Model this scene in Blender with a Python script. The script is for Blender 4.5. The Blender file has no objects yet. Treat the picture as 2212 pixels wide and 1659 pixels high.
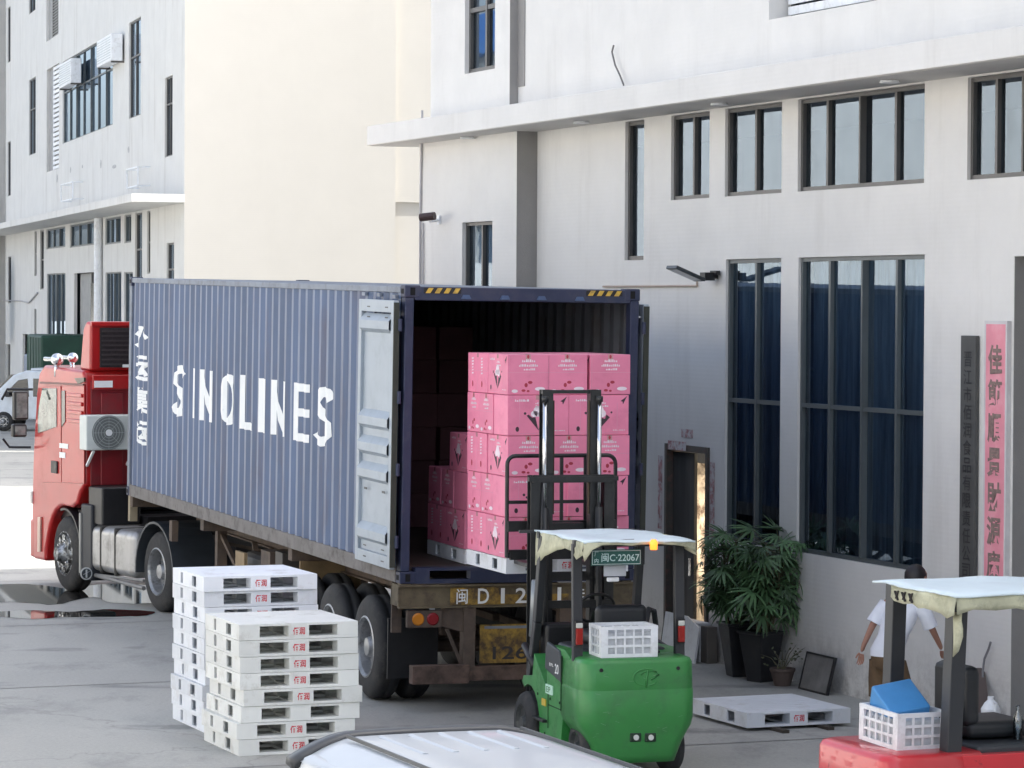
import bpy, bmesh, math, random
from mathutils import Vector, Matrix
R = math.radians
random.seed(7)
scn = bpy.context.scene
col = scn.collection
# ------------------------------------------------------------------ camera
CH = 4.0
FPX, CX, CY = 6895.0, 1106.0, 829.5          # focal length and centre in a 2212 px wide picture
PITCH, ROLL = R(1.45), R(.3)
fw = Vector((0, math.cos(PITCH), -math.sin(PITCH)))
u0 = Vector((0, math.sin(PITCH), math.cos(PITCH)))
r0 = Vector((1, 0, 0))
c_r = r0*math.cos(ROLL) + u0*math.sin(ROLL)
c_u = -r0*math.sin(ROLL) + u0*math.cos(ROLL)
cam_d = bpy.data.cameras.new('camera'); cam = bpy.data.objects.new('camera', cam_d); col.objects.link(cam)
cam.matrix_world = Matrix(((c_r.x, c_u.x, -fw.x, 0), (c_r.y, c_u.y, -fw.y, 0), (c_r.z, c_u.z, -fw.z, CH), (0, 0, 0, 1)))
cam_d.sensor_width = 36; cam_d.lens = 36*FPX/2212; cam_d.clip_start = .5; cam_d.clip_end = 1500
scn.camera = cam
# ------------------------------------------------------------------ light
SUN_EL = R(50); SUN_H = Vector((1., .0)).normalized()
w = bpy.data.worlds.new('World'); scn.world = w; w.use_nodes = True
nt = w.node_tree; bgn = nt.nodes['Background']
sk = nt.nodes.new('ShaderNodeTexSky'); sk.sky_type = 'NISHITA'; sk.sun_disc = False
sk.sun_elevation = SUN_EL; sk.sun_rotation = math.atan2(SUN_H.x, SUN_H.y)
sk.air_density = .9; sk.dust_density = 4.0; sk.ozone_density = .6
bw = nt.nodes.new('ShaderNodeRGBToBW'); mxs = nt.nodes.new('ShaderNodeMix'); mxs.data_type = 'RGBA'; mxs.inputs[0].default_value = .5   # humid haze pales the blue
nt.links.new(sk.outputs[0], bw.inputs[0]); nt.links.new(sk.outputs[0], mxs.inputs[6]); nt.links.new(bw.outputs[0], mxs.inputs[7]); nt.links.new(mxs.outputs[2], bgn.inputs[0]); bgn.inputs[1].default_value = .15
sl = bpy.data.lights.new('sun', 'SUN'); sl.energy = 2.6; sl.angle = R(.5); sl.color = (1, .96, .89)
so = bpy.data.objects.new('sun', sl); col.objects.link(so)
sd = Vector((SUN_H.x*math.cos(SUN_EL), SUN_H.y*math.cos(SUN_EL), math.sin(SUN_EL)))
so.rotation_euler = sd.to_track_quat('Z', 'Y').to_euler(); so.location = (0, 0, 40)
vs = scn.view_settings; vs.view_transform = 'Standard'; vs.look = 'None'; vs.exposure = 1.85; vs.gamma = 1; vs.use_curve_mapping = False

# ------------------------------------------------------------------ frames and rays
CAM = Vector((0, 0, CH))
def ray(px, py):
    return (fw*FPX + c_r*(px-CX) + c_u*(CY-py)).normalized()
def ground(px, py, z=0.):
    d = ray(px, py); return CAM + d*((z-CH)/d.z)
def depth(px, py, Y):
    d = ray(px, py); return CAM + d*(Y/d.y)
class Frame:
    def __init__(s, o, yaw, a=0, b=0):
        s.m = Matrix.Translation(o) @ Matrix.Rotation(yaw, 4, 'Z') @ Matrix.Rotation(a, 4, 'X') @ Matrix.Rotation(b, 4, 'Y')
        s.i = s.m.inverted()
    def pl(s, ax, val, px, py):
        o = s.i @ CAM; d = s.i.to_3x3() @ ray(px, py)
        return o + d*((val-o[ax])/d[ax])
    def sz(s, val, px, py):              # facade plane y=val -> (along, up)
        p = s.pl(1, val, px, py); return p.x, p.z
# ------------------------------------------------------------------ materials
def N(nt, t, **k):
    n = nt.nodes.new(t)
    for a, b in k.items():
        if a.startswith('i_'):
            a = a[2:]; n.inputs[int(a) if a.isdigit() else a.replace('_', ' ')].default_value = b
        else: setattr(n, a, b)
    return n
def L(nt, a, b): nt.links.new(a, b)
def ramp(nt, src, p0, c0, p1, c1):
    r = N(nt, 'ShaderNodeValToRGB'); e = r.color_ramp.elements
    e[0].position = p0; e[0].color = (c0, c0, c0, 1) if not isinstance(c0, tuple) else (*c0, 1)
    e[1].position = p1; e[1].color = (c1, c1, c1, 1) if not isinstance(c1, tuple) else (*c1, 1)
    L(nt, src, r.inputs[0]); return r.outputs[0]
def mixc(nt, fac, a, b, mode='MIX'):
    m = N(nt, 'ShaderNodeMix', data_type='RGBA', blend_type=mode)
    if isinstance(fac, (int, float)): m.inputs[0].default_value = fac
    else: L(nt, fac, m.inputs[0])
    for k, v in ((6, a), (7, b)):
        if isinstance(v, tuple): m.inputs[k].default_value = (*v, 1)
        else: L(nt, v, m.inputs[k])
    return m.outputs[2]
def noise(nt, vec, scale, detail=4, rough=.6, stretch=None):
    n = N(nt, 'ShaderNodeTexNoise'); n.inputs['Scale'].default_value = scale; n.inputs['Detail'].default_value = detail; n.inputs['Roughness'].default_value = rough
    if stretch:
        mp = N(nt, 'ShaderNodeMapping'); mp.inputs['Scale'].default_value = stretch; L(nt, vec, mp.inputs[0]); vec = mp.outputs[0]
    L(nt, vec, n.inputs['Vector']); return n.outputs['Fac']
MATS = {}
def mat(name, c=(.5, .5, .5), rough=.5, metal=0, var=.12, scale=3., stretch=None, bump=0., bscale=60., dirt=None, damt=.6, dscale=2., dth=(.5, .68), dstretch=None, spec=.5, coat=0, rand=0., emit=None, es=0):
    if name in MATS: return MATS[name]
    m = bpy.data.materials.new(name); m.use_nodes = True; nt = m.node_tree; b = nt.nodes['Principled BSDF']
    tc = N(nt, 'ShaderNodeTexCoord').outputs['Object']
    if rand:
        oi0 = N(nt, 'ShaderNodeObjectInfo').outputs['Random']; vm0 = N(nt, 'ShaderNodeVectorMath', operation='MULTIPLY_ADD'); vm0.inputs[1].default_value = (37, 53, 71)
        L(nt, oi0, vm0.inputs[0]); L(nt, tc, vm0.inputs[2]); tc = vm0.outputs[0]
    f = noise(nt, tc, scale, stretch=stretch)
    lo = tuple(max(0, x*(1-var)) for x in c); hi = tuple(min(1, x*(1+var)) for x in c)
    cc = mixc(nt, ramp(nt, f, .3, 0., .7, 1.), lo, hi)
    if rand:
        oi = N(nt, 'ShaderNodeObjectInfo').outputs['Random']
        mr = N(nt, 'ShaderNodeMapRange'); mr.inputs[3].default_value = 1-rand; mr.inputs[4].default_value = 1+rand*.5
        L(nt, oi, mr.inputs[0]); v = N(nt, 'ShaderNodeCombineColor'); [L(nt, mr.outputs[0], v.inputs[k]) for k in range(3)]
        cc = mixc(nt, 1., cc, v.outputs[0], 'MULTIPLY')
    rr = None
    if dirt:
        d = ramp(nt, noise(nt, tc, dscale, 8, .72, dstretch), dth[0], 0., dth[1], damt)
        cc = mixc(nt, d, cc, dirt)
        rr = N(nt, 'ShaderNodeMapRange'); L(nt, d, rr.inputs[0]); rr.inputs[3].default_value = rough; rr.inputs[4].default_value = min(1, rough+.35)
        L(nt, rr.outputs[0], b.inputs['Roughness'])
    L(nt, cc, b.inputs['Base Color'])
    if not rr: b.inputs['Roughness'].default_value = rough
    b.inputs['Metallic'].default_value = metal; b.inputs['Specular IOR Level'].default_value = spec; b.inputs['Coat Weight'].default_value = coat
    if bump:
        bn = N(nt, 'ShaderNodeBump'); bn.inputs['Strength'].default_value = bump; bn.inputs['Distance'].default_value = .01
        L(nt, noise(nt, tc, bscale, 6), bn.inputs['Height']); L(nt, bn.outputs[0], b.inputs['Normal'])
    if emit:
        b.inputs['Emission Color'].default_value = (*emit, 1); b.inputs['Emission Strength'].default_value = es
    MATS[name] = m; return m
def wall_mat(name, c, streak=(.36, .33, .29), samt=.35, tile=True, mot=1.):
    m = bpy.data.materials.new(name); m.use_nodes = True; nt = m.node_tree; b = nt.nodes['Principled BSDF']
    tc = N(nt, 'ShaderNodeTexCoord').outputs['Object']
    f = ramp(nt, noise(nt, tc, .9, 6, .65), .3, 0., .7, 1.)
    cc = mixc(nt, f, tuple(x*(1-.07*mot) for x in c), tuple(min(1, x*(1+.04*mot)) for x in c))
    s = ramp(nt, noise(nt, tc, 1.6, 8, .7, (1, 1, .12)), .54, 0., .76, samt)
    cc = mixc(nt, s, cc, streak)
    s2 = ramp(nt, noise(nt, tc, 5, 8, .75), .6, 0., .75, samt*.5)
    cc = mixc(nt, s2, cc, streak)
    # grime that gathers near the foot of the wall
    sp = N(nt, 'ShaderNodeSeparateXYZ'); L(nt, tc, sp.inputs[0])
    g = N(nt, 'ShaderNodeMapRange'); L(nt, sp.outputs[2], g.inputs[0]); g.inputs[1].default_value = .05; g.inputs[2].default_value = .75; g.inputs[3].default_value = .6; g.inputs[4].default_value = 0
    gm = N(nt, 'ShaderNodeMath', operation='MULTIPLY'); L(nt, g.outputs[0], gm.inputs[0]); L(nt, ramp(nt, noise(nt, tc, 4, 8, .8), .42, 0., .62, 1.), gm.inputs[1])
    cc = mixc(nt, gm.outputs[0], cc, (.2, .18, .16))
    L(nt, cc, b.inputs['Base Color']); b.inputs['Roughness'].default_value = .75
    bn = N(nt, 'ShaderNodeBump'); bn.inputs['Strength'].default_value = .14; bn.inputs['Distance'].default_value = .004
    h = noise(nt, tc, 30, 5)
    if tile:
        wv = N(nt, 'ShaderNodeTexWave', bands_direction='Z'); wv.inputs['Scale'].default_value = 6.5; L(nt, tc, wv.inputs[0])
        ad = N(nt, 'ShaderNodeMath', operation='MULTIPLY_ADD'); L(nt, wv.outputs['Fac'], ad.inputs[0]); ad.inputs[1].default_value = .6; L(nt, h, ad.inputs[2]); h = ad.outputs[0]
    L(nt, h, bn.inputs['Height']); L(nt, bn.outputs[0], b.inputs['Normal'])
    MATS[name] = m; return m
def glass_mat(name, tint, ior=1.55, extra=.04, gl=(1, 1, 1), rough=.015):
    m = bpy.data.materials.new(name); m.use_nodes = True; nt = m.node_tree; nt.nodes.remove(nt.nodes['Principled BSDF'])
    out = nt.nodes['Material Output']; tr = N(nt, 'ShaderNodeBsdfTransparent'); tr.inputs[0].default_value = (*tint, 1)
    g = N(nt, 'ShaderNodeBsdfGlossy'); g.inputs[0].default_value = (*gl, 1); g.inputs[1].default_value = rough
    fr = N(nt, 'ShaderNodeFresnel'); fr.inputs[0].default_value = ior
    ma = N(nt, 'ShaderNodeMath', operation='MULTIPLY_ADD', use_clamp=True); L(nt, fr.outputs[0], ma.inputs[0]); ma.inputs[1].default_value = 1.15; ma.inputs[2].default_value = extra
    bn = N(nt, 'ShaderNodeBump'); bn.inputs['Strength'].default_value = .04; bn.inputs['Distance'].default_value = .01
    L(nt, noise(nt, N(nt, 'ShaderNodeTexCoord').outputs['Object'], 2.2, 2), bn.inputs['Height']); L(nt, bn.outputs[0], g.inputs['Normal'])
    mx = N(nt, 'ShaderNodeMixShader'); L(nt, ma.outputs[0], mx.inputs[0]); L(nt, tr.outputs[0], mx.inputs[1]); L(nt, g.outputs[0], mx.inputs[2])
    L(nt, mx.outputs[0], out.inputs[0]); MATS[name] = m; return m
W_NEAR = wall_mat('white mosaic tile wall', (.72, .705, .675), samt=.24)
W_FAR = wall_mat('white rendered wall', (.64, .635, .61), samt=.6)
W_END = wall_mat('cream rendered wall', (.515, .495, .455), samt=.05, mot=.35)
W_SOFF = wall_mat('painted soffit', (.55, .54, .52), samt=.25, tile=False)
W_GREY = mat('grey ribbed tile', (.27, .26, .25), .6, var=.08, scale=2, bump=.5, bscale=90)
W_DARK = mat('painted room shade', (.03, .032, .036), .9)  # near-black stands in for the shade of unlit rooms
ALU = mat('brown grey window frame', (.10, .095, .09), .4, .3, var=.08)
ALU2 = mat('grey green window frame', (.11, .125, .13), .4, .3, var=.08)
GL_UP = glass_mat('window glass', (.45, .52, .6), extra=.07, gl=(.70, .84, 1))
GL_LO = glass_mat('blue tinted window glass', (.44, .56, .68), extra=.07, gl=(.7, .85, 1))
CURT = mat('grey curtain', (.20, .225, .22), .9, var=.25, scale=3, stretch=(6, 6, .4))
REFL_BLIND = mat('container reflection blind', (.17, .20, .235), .9, var=.6, scale=2, stretch=(7, 7, .3))  # blue folds added behind the lower panes for the container's mirrored stripes
BLK = mat('black steel', (.012, .012, .014), .45, var=.25, scale=8)
RUB = mat('tyre rubber', (.022, .023, .025), .8, var=.25, scale=5, bump=.3, bscale=40, dirt=(.10, .09, .08), damt=.5, dscale=4)
CHR = mat('chrome', (.75, .76, .78), .15, 1., var=.05)
WHITE = mat('white plastic', (.78, .80, .82), .5, var=.05, scale=4, dirt=(.35, .33, .29), damt=.35, dscale=6)
TXT_W = mat('white lettering', (.82, .84, .84), .6, var=.04, dirt=(.3, .33, .42), damt=.5, dscale=9, dth=(.6, .75))
TXT_K = mat('dark lettering', (.035, .03, .03), .7)
RED_T = mat('red lettering', (.62, .02, .04), .6, var=.25, scale=40)
# ------------------------------------------------------------------ mesh builder
class MB:
    def __init__(s): s.v = []; s.f = []
    def add(s, vs, fs):
        o = len(s.v); s.v += [tuple(v) for v in vs]; s.f += [tuple(i+o for i in f) for f in fs]; return s
    def box(s, x0, x1, y0, y1, z0, z1, m=None):
        vs = [Vector((x, y, z)) for x in (x0, x1) for y in (y0, y1) for z in (z0, z1)]
        if m: vs = [m @ v for v in vs]
        return s.add(vs, [(0, 1, 3, 2), (4, 6, 7, 5), (0, 4, 5, 1), (2, 3, 7, 6), (0, 2, 6, 4), (1, 5, 7, 3)])
    def cbox(s, c, d, m=None):
        return s.box(c[0]-d[0]/2, c[0]+d[0]/2, c[1]-d[1]/2, c[1]+d[1]/2, c[2]-d[2]/2, c[2]+d[2]/2, m)
    def beam(s, p, q, w, h=None, up=(0, 0, 1)):
        p = Vector(p); q = Vector(q); h = h or w; d = (q-p).normalized(); up = Vector(up)
        if abs(d.dot(up)) > .98: up = Vector((0, 1, 0))
        a = d.cross(up).normalized()*w/2; b = a.cross(d).normalized()*h/2
        vs = [e+i*a+j*b for e in (p, q) for i, j in ((-1, -1), (1, -1), (1, 1), (-1, 1))]
        return s.add(vs, [(0, 1, 2, 3), (7, 6, 5, 4), (0, 4, 5, 1), (1, 5, 6, 2), (2, 6, 7, 3), (3, 7, 4, 0)])
    def path(s, pts, r, n=8):
        pts = [Vector(p) for p in pts]; rs = r if isinstance(r, (list, tuple)) else [r]*len(pts); o = len(s.v); ref = None
        for i, p in enumerate(pts):
            d = (pts[min(i+1, len(pts)-1)]-pts[max(i-1, 0)]).normalized()
            if ref is None: ref = Vector((0, 0, 1)) if abs(d.z) < .9 else Vector((1, 0, 0))
            a = d.cross(ref).normalized(); b = a.cross(d).normalized(); ref = b
            for k in range(n):
                t = 2*math.pi*k/n; s.v.append(tuple(p+(a*math.cos(t)+b*math.sin(t))*rs[i]))
        m = len(pts)
        for i in range(m-1):
            for k in range(n): s.f.append((o+i*n+k, o+i*n+(k+1) % n, o+(i+1)*n+(k+1) % n, o+(i+1)*n+k))
        s.f.append(tuple(o+k for k in range(n))[::-1]); s.f.append(tuple(o+(m-1)*n+k for k in range(n))); return s
    def lathe(s, prof, c, ax=0, n=28, sq=1., cap0=True, cap1=True):
        c = Vector(c); o = len(s.v)                      # prof: (offset along axis, radius)
        for (t, r) in prof:
            for k in range(n):
                a = 2*math.pi*k/n; p = [0, 0, 0]; p[ax] = t; p[(ax+1) % 3] = r*math.cos(a); p[(ax+2) % 3] = r*math.sin(a)*sq
                s.v.append(tuple(c+Vector(p)))
        m = len(prof)
        for i in range(m-1):
            for k in range(n): s.f.append((o+i*n+k, o+i*n+(k+1) % n, o+(i+1)*n+(k+1) % n, o+(i+1)*n+k))
        if cap0: s.f.append(tuple(o+k for k in range(n))[::-1])
        if cap1: s.f.append(tuple(o+(m-1)*n+k for k in range(n)))
        return s
    def prism(s, poly, ax, a, b):
        def P(p, t):
            q = [0, 0, 0]; q[ax] = t; q[(ax+1) % 3] = p[0]; q[(ax+2) % 3] = p[1]; return q
        n = len(poly)
        return s.add([P(p, a) for p in poly]+[P(p, b) for p in poly],
                     [tuple(range(n))[::-1], tuple(range(n, 2*n))]+[(i, (i+1) % n, n+(i+1) % n, n+i) for i in range(n)])
    def tf(s, m):
        s.v = [tuple(m @ Vector(v)) for v in s.v]; return s
    def ext(s, o): s.add(o.v, o.f); return s
    def mesh(s, name, m, smooth=False):
        flat = len(s.f) == 1
        me = bpy.data.meshes.new(name); me.from_pydata(s.v, [], s.f); me.validate()
        if not flat: bm = bmesh.new(); bm.from_mesh(me); bmesh.ops.recalc_face_normals(bm, faces=bm.faces); bm.to_mesh(me); bm.free()
        me.materials.append(m)
        if smooth:
            for p in me.polygons: p.use_smooth = True
        return me
    def build(s, name, m, parent=None, bevel=0, seg=2, smooth=False, mw=None, **tags):
        me = s.mesh(name, m, smooth); return link(name, me, parent, bevel, seg, mw, **tags)
def link(name, me, parent=None, bevel=0, seg=2, mw=None, **tags):
    o = bpy.data.objects.new(name, me); col.objects.link(o)
    if parent: o.parent = parent
    if mw is not None:
        o.matrix_world = mw if not parent else o.matrix_world
        if parent: o.matrix_basis = mw
    if bevel:
        b = o.modifiers.new('bevel', 'BEVEL'); b.width = bevel; b.segments = seg; b.limit_method = 'ANGLE'; b.angle_limit = R(35)
        for p in me.polygons: p.use_smooth = True
        b.harden_normals = True
    for k, v in tags.items(): o['category' if k == 'cat' else k] = v
    return o
def thing(name, label, cat, m=None, group=None):
    o = bpy.data.objects.new(name, None); col.objects.link(o); o.empty_display_size = .2
    if m is not None: o.matrix_world = m
    o['label'] = label; o['category'] = cat
    if group: o['group'] = group
    return o
KIDS = {}
def kids(o): return [c for c in bpy.data.objects if c.parent == o]
def copy_tree(o, parent=None, m=None, label=None, **tags):
    c = o.copy(); col.objects.link(c)
    if parent: c.parent = parent
    if m is not None: c.matrix_world = m
    if label: c['label'] = label
    for k, v in tags.items(): c[k] = v
    for ch in kids(o): copy_tree(ch, c)
    return c
def textmesh(s, w, h, offset=0., vertical=False, gap=1.0):
    """flat glyph mesh scaled to w x h, centred on the origin in its own XY plane"""
    mb = MB()
    chars = [s] if not vertical else list(s)
    for i, t in enumerate(chars):
        cu = bpy.data.curves.new('t', 'FONT'); cu.body = t; cu.offset = offset; cu.resolution_u = 3
        ob = bpy.data.objects.new('t', cu); col.objects.link(ob); bpy.context.view_layer.update()
        me = bpy.data.meshes.new_from_object(ob.evaluated_get(bpy.context.evaluated_depsgraph_get()))
        vs = [v.co.copy() for v in me.vertices]; fs = [tuple(p.vertices) for p in me.polygons]
        bpy.data.objects.remove(ob); bpy.data.meshes.remove(me)
        if not vs: continue
        x0 = min(v.x for v in vs); x1 = max(v.x for v in vs); y0 = min(v.y for v in vs); y1 = max(v.y for v in vs)
        if vertical:
            n = len(chars); ch = h/n; cy = h/2-ch*(i+.5); hh = ch*.86*gap
            vs = [Vector(((v.x-(x0+x1)/2)/max(x1-x0, .2)*w, cy+(v.y-(y0+y1)/2)/max(y1-y0, .2)*hh, 0)) for v in vs]
        else:
            vs = [Vector(((v.x-(x0+x1)/2)/(x1-x0)*w, (v.y-(y0+y1)/2)/(y1-y0)*h, 0)) for v in vs]
        mb.add(vs, fs)
    return mb
def basis(o, x, y):
    x = Vector(x).normalized(); y = Vector(y).normalized(); z = x.cross(y)
    return Matrix(((x.x, y.x, z.x, o[0]), (x.y, y.y, z.y, o[1]), (x.z, y.z, z.z, o[2]), (0, 0, 0, 1)))
def crop(x0, y0, k):                                    # source-photo crop -> 2212 px picture
    return lambda x, y: ((x0+x*k)*.86137, (y0+y*k)*.86137)
def ell(cx, cy, rx, ry, n=14, a0=0): return [(cx+rx*math.cos(a0+2*math.pi*i/n), cy+ry*math.sin(a0+2*math.pi*i/n)) for i in range(n)]

# ================================================================== GROUND
def ground_material():
    m = bpy.data.materials.new('worn concrete yard'); m.use_nodes = True; nt = m.node_tree; b = nt.nodes['Principled BSDF']
    tc = N(nt, 'ShaderNodeTexCoord').outputs['Object']
    a = ramp(nt, noise(nt, tc, .22, 8, .62), .3, 0., .7, 1.)
    c = mixc(nt, a, (.32, .318, .295), (.43, .425, .395))
    b2 = ramp(nt, noise(nt, tc, 1.1, 9, .7, (1, .45, 1)), .52, 0., .72, .6)
    c = mixc(nt, b2, c, (.17, .17, .168))
    sp = ramp(nt, noise(nt, tc, 26, 6, .8), .3, 0., .8, 1.)
    c = mixc(nt, .18, c, sp, 'OVERLAY')
    # tyre scuffs: long thin distorted bands
    wv = N(nt, 'ShaderNodeTexWave', wave_type='RINGS'); wv.inputs['Scale'].default_value = .09; wv.inputs['Distortion'].default_value = 5; wv.inputs['Detail'].default_value = 3; wv.inputs['Detail Scale'].default_value = .6
    mp = N(nt, 'ShaderNodeMapping'); mp.inputs['Location'].default_value = (9, -21, 0); L(nt, tc, mp.inputs[0]); L(nt, mp.outputs[0], wv.inputs[0])
    tr = ramp(nt, wv.outputs['Fac'], .955, 0., .99, .55)
    brk = ramp(nt, noise(nt, tc, .8, 4), .45, 0., .6, 1.)
    mm = N(nt, 'ShaderNodeMath', operation='MULTIPLY'); L(nt, tr, mm.inputs[0]); L(nt, brk, mm.inputs[1])
    c = mixc(nt, mm.outputs[0], c, (.10, .10, .105))
    vo = N(nt, 'ShaderNodeTexVoronoi', feature='DISTANCE_TO_EDGE'); vo.inputs['Scale'].default_value = .16
    nz = N(nt, 'ShaderNodeTexNoise'); nz.inputs['Scale'].default_value = 1.3; nz.inputs['Detail'].default_value = 6; L(nt, tc, nz.inputs['Vector'])
    va = N(nt, 'ShaderNodeVectorMath', operation='MULTIPLY_ADD'); L(nt, nz.outputs['Color'], va.inputs[0]); va.inputs[1].default_value = (2.2, 2.2, 0); L(nt, tc, va.inputs[2]); L(nt, va.outputs[0], vo.inputs['Vector'])
    c = mixc(nt, ramp(nt, vo.outputs['Distance'], .001, .4, .005, 0.), c, (.15, .148, .14))
    oil = ramp(nt, noise(nt, tc, .75, 3, .5), .66, 0., .72, .45); c = mixc(nt, oil, c, (.11, .108, .105))
    gr = ramp(nt, noise(nt, tc, 60, 2, .5), .66, 0., .7, .5); c = mixc(nt, gr, c, (.12, .115, .105))
    L(nt, c, b.inputs['Base Color'])
    L(nt, ramp(nt, a, 0., .62, 1., .85), b.inputs['Roughness']); b.inputs['Specular IOR Level'].default_value = .35
    bn = N(nt, 'ShaderNodeBump'); bn.inputs['Strength'].default_value = .4; bn.inputs['Distance'].default_value = .01
    L(nt, noise(nt, tc, 14, 8, .7), bn.inputs['Height']); L(nt, bn.outputs[0], b.inputs['Normal']); return m
GM = ground_material()
MB().add([(-400, -150, 0), (400, -150, 0), (400, 600, 0), (-400, 600, 0)], [(0, 1, 2, 3)]).build('ground', GM, kind='structure')
JM = mat('tar filled joint', (.15, .148, .14), .8, var=.3, scale=6)
for k in range(9):                                       # joints of the poured slabs, square to the facades
    s0 = Vector((-1.03, 44.13, 0)); d_ = Vector((.3633, -.9317, 0)); n_ = Vector((-.9317, -.3633, 0))
    a = s0+d_*(-22+k*6.2); jb_ = MB(); q = [a+n_*.1, a+n_*26]
    vs_ = []
    for i in range(27):
        p = q[0].lerp(q[1], i/26)+d_*random.uniform(-.012, .012); vs_ += [(p-d_*.012)+Vector((0, 0, .004)), (p+d_*.012)+Vector((0, 0, .004))]
    jb_.add(vs_, [(2*i, 2*i+1, 2*i+3, 2*i+2) for i in range(26)]).build('ground_joint', JM, kind='structure')
def puddle(pts, z=.005):
    m = mat('puddle water', (.03, .028, .025), .02, var=.2, spec=.9)
    w = [ground(*p) for p in pts]; n = len(w); vs = []
    for i in range(n):                                   # Catmull-Rom smoothing of the shore
        p0, p1, p2, p3 = w[i-1], w[i], w[(i+1) % n], w[(i+2) % n]
        for k in range(5):
            t = k/5; q = .5*((2*p1)+(p2-p0)*t+(2*p0-5*p1+4*p2-p3)*t*t+(3*p1-p0-3*p2+p3)*t**3)
            vs.append((q.x+random.uniform(-.03, .03), q.y+random.uniform(-.05, .05), z))
    MB().add(vs, [tuple(range(len(vs)))]).build('puddle', m, kind='structure')
puddle([(-70, 1270), (60, 1262), (150, 1272), (230, 1262), (335, 1268), (352, 1300), (240, 1303), (200, 1290), (120, 1306), (20, 1300), (-70, 1308)])
puddle([(-20, 1325), (70, 1318), (150, 1322), (240, 1317), (330, 1322), (300, 1331), (150, 1333), (60, 1337)])

# ================================================================== BUILDINGS
def wall_grid(mb, P, s0, s1, z0, z1, rects, rev=.15, inner=(0, 1, 0)):
    ss = sorted({s0, s1, *[v for r in rects for v in r[:2]]}); zs = sorted({z0, z1, *[v for r in rects for v in r[2:4]]})
    ss = [v for v in ss if s0 <= v <= s1]; zs = [v for v in zs if z0 <= v <= z1]
    for a, b in zip(ss, ss[1:]):
        for c, d in zip(zs, zs[1:]):
            ms, mz = (a+b)/2, (c+d)/2
            if any(r[0] < ms < r[1] and r[2] < mz < r[3] for r in rects): continue
            mb.add([P(a, c), P(b, c), P(b, d), P(a, d)], [(0, 1, 2, 3)])
    inn = Vector(inner)*rev
    for r in rects:
        q = [Vector(P(r[0], r[2])), Vector(P(r[1], r[2])), Vector(P(r[1], r[3])), Vector(P(r[0], r[3]))]
        for i in range(4):
            mb.add([q[i], q[(i+1) % 4], q[(i+1) % 4]+inn, q[i]+inn], [(0, 1, 2, 3)])
def window(B, rect, y, cols=(.5,), rows=(), fm=ALU, gm=GL_UP, fw_=.045, curtain=False, thick=None, pl_=None):
    s0, s1, z0, z1 = rect[:4]; f = MB(); d = .06
    pl_ = pl_ or (lambda a, yy, z: (a, yy, z))
    def bx(a, b, ya, yb, c, e):
        p = pl_(a, ya, c); q = pl_(b, yb, e)
        f.box(min(p[0], q[0]), max(p[0], q[0]), min(p[1], q[1]), max(p[1], q[1]), c, e)
    e = .004
    bx(s0+e, s0+fw_, y, y+d, z0+e, z1-e); bx(s1-fw_, s1-e, y, y+d, z0+e, z1-e)
    bx(s0+fw_, s1-fw_, y+.002, y+d-.002, z0+e, z0+fw_); bx(s0+fw_, s1-fw_, y+.002, y+d-.002, z1-fw_, z1-e)
    cs = [s0]+[s0+(s1-s0)*c for c in cols]+[s1]; rs = [z0]+[z0+(z1-z0)*c for c in rows]+[z1]
    for i, c in enumerate(cs[1:-1]):
        t = (thick or fw_*.8)*(1.25 if i % 2 == 0 else .9); bx(c-t/2, c+t/2, y-.012-(.015 if i % 2 else 0), y+d-.01, z0+fw_, z1-fw_)
    for r in rs[1:-1]: bx(s0+fw_, s1-fw_, y-.006, y+d-.006, r-fw_*.5, r+fw_*.5)
    wo = f.build('window', fm, B)
    for i, (a, b) in enumerate(zip(cs, cs[1:])):
        for c, e2 in zip(rs, rs[1:]):
            yy = y+(.03 if i % 2 else .042)
            g = MB(); p = pl_(a+.02, yy, c); q = pl_(b-.02, yy+.006, e2)
            g.add([(p[0], p[1], c+.02), (q[0], p[1], c+.02), (q[0], p[1], e2-.02), (p[0], p[1], e2-.02)], [(0, 1, 2, 3)])
            g.build('pane', gm, wo)
    if curtain:
        g = MB(); n = max(6, int((s1-s0)/.05)); vs = []
        for k in range(n+1):
            a = s0+.03+(s1-s0-.06)*k/n; yy = y+.13+.035*math.sin(k*1.7)+random.uniform(-.01, .01)
            vs += [pl_(a, yy, z0), pl_(a, yy, z1)]
        g.add(vs, [(2*k, 2*k+2, 2*k+3, 2*k+1) for k in range(n)]).build('curtain', curtain if curtain is not True else CURT, wo, smooth=True)
    return wo
# ---- near building (right): local x runs towards the camera along the facade, y into the building
RB = Frame((-1.03, 44.13, 0), math.atan2(-.9317, .3633))
B1 = thing('warehouse_building', 'white tiled two-storey factory building with long concrete canopy, right of the container', 'building', RB.m)
def rr(x0, x1, yt, yb, F=RB, y=0.):                     # picture box -> facade rectangle
    xm = (x0+x1)/2
    return [F.sz(y, x0, yb)[0], F.sz(y, x1, yb)[0], F.sz(y, xm, yb)[1], F.sz(y, xm, yt)[1]]
k1 = crop(1500, 0, 1068/2212)
R_T = rr(1349, 1390, 264, 562)
R_U1 = rr(1449, 1532, 247, 431); R_U2 = rr(1565.5, 1688, 227, 421); R_U3 = rr(1723, 1996, 196, 403); R_U4 = rr(2089, 2330, 150, 385)
R_W1 = rr(1564, 1683, 558, 1177); R_W2 = rr(1720, 1992, 553, 1215)
R_W1[2] = R_W2[2]; R_W1[3] = R_W2[3]
zt = sum(r[3] for r in (R_U1, R_U2, R_U3))/3; zb = sum(r[2] for r in (R_U1, R_U2, R_U3))/3
for r in (R_U1, R_U2, R_U3, R_U4): r[2] = zb; r[3] = zt
R_T[3] = zt
R_D = rr(1438, 1531, 962, 1312); R_D[2] = .04
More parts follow.
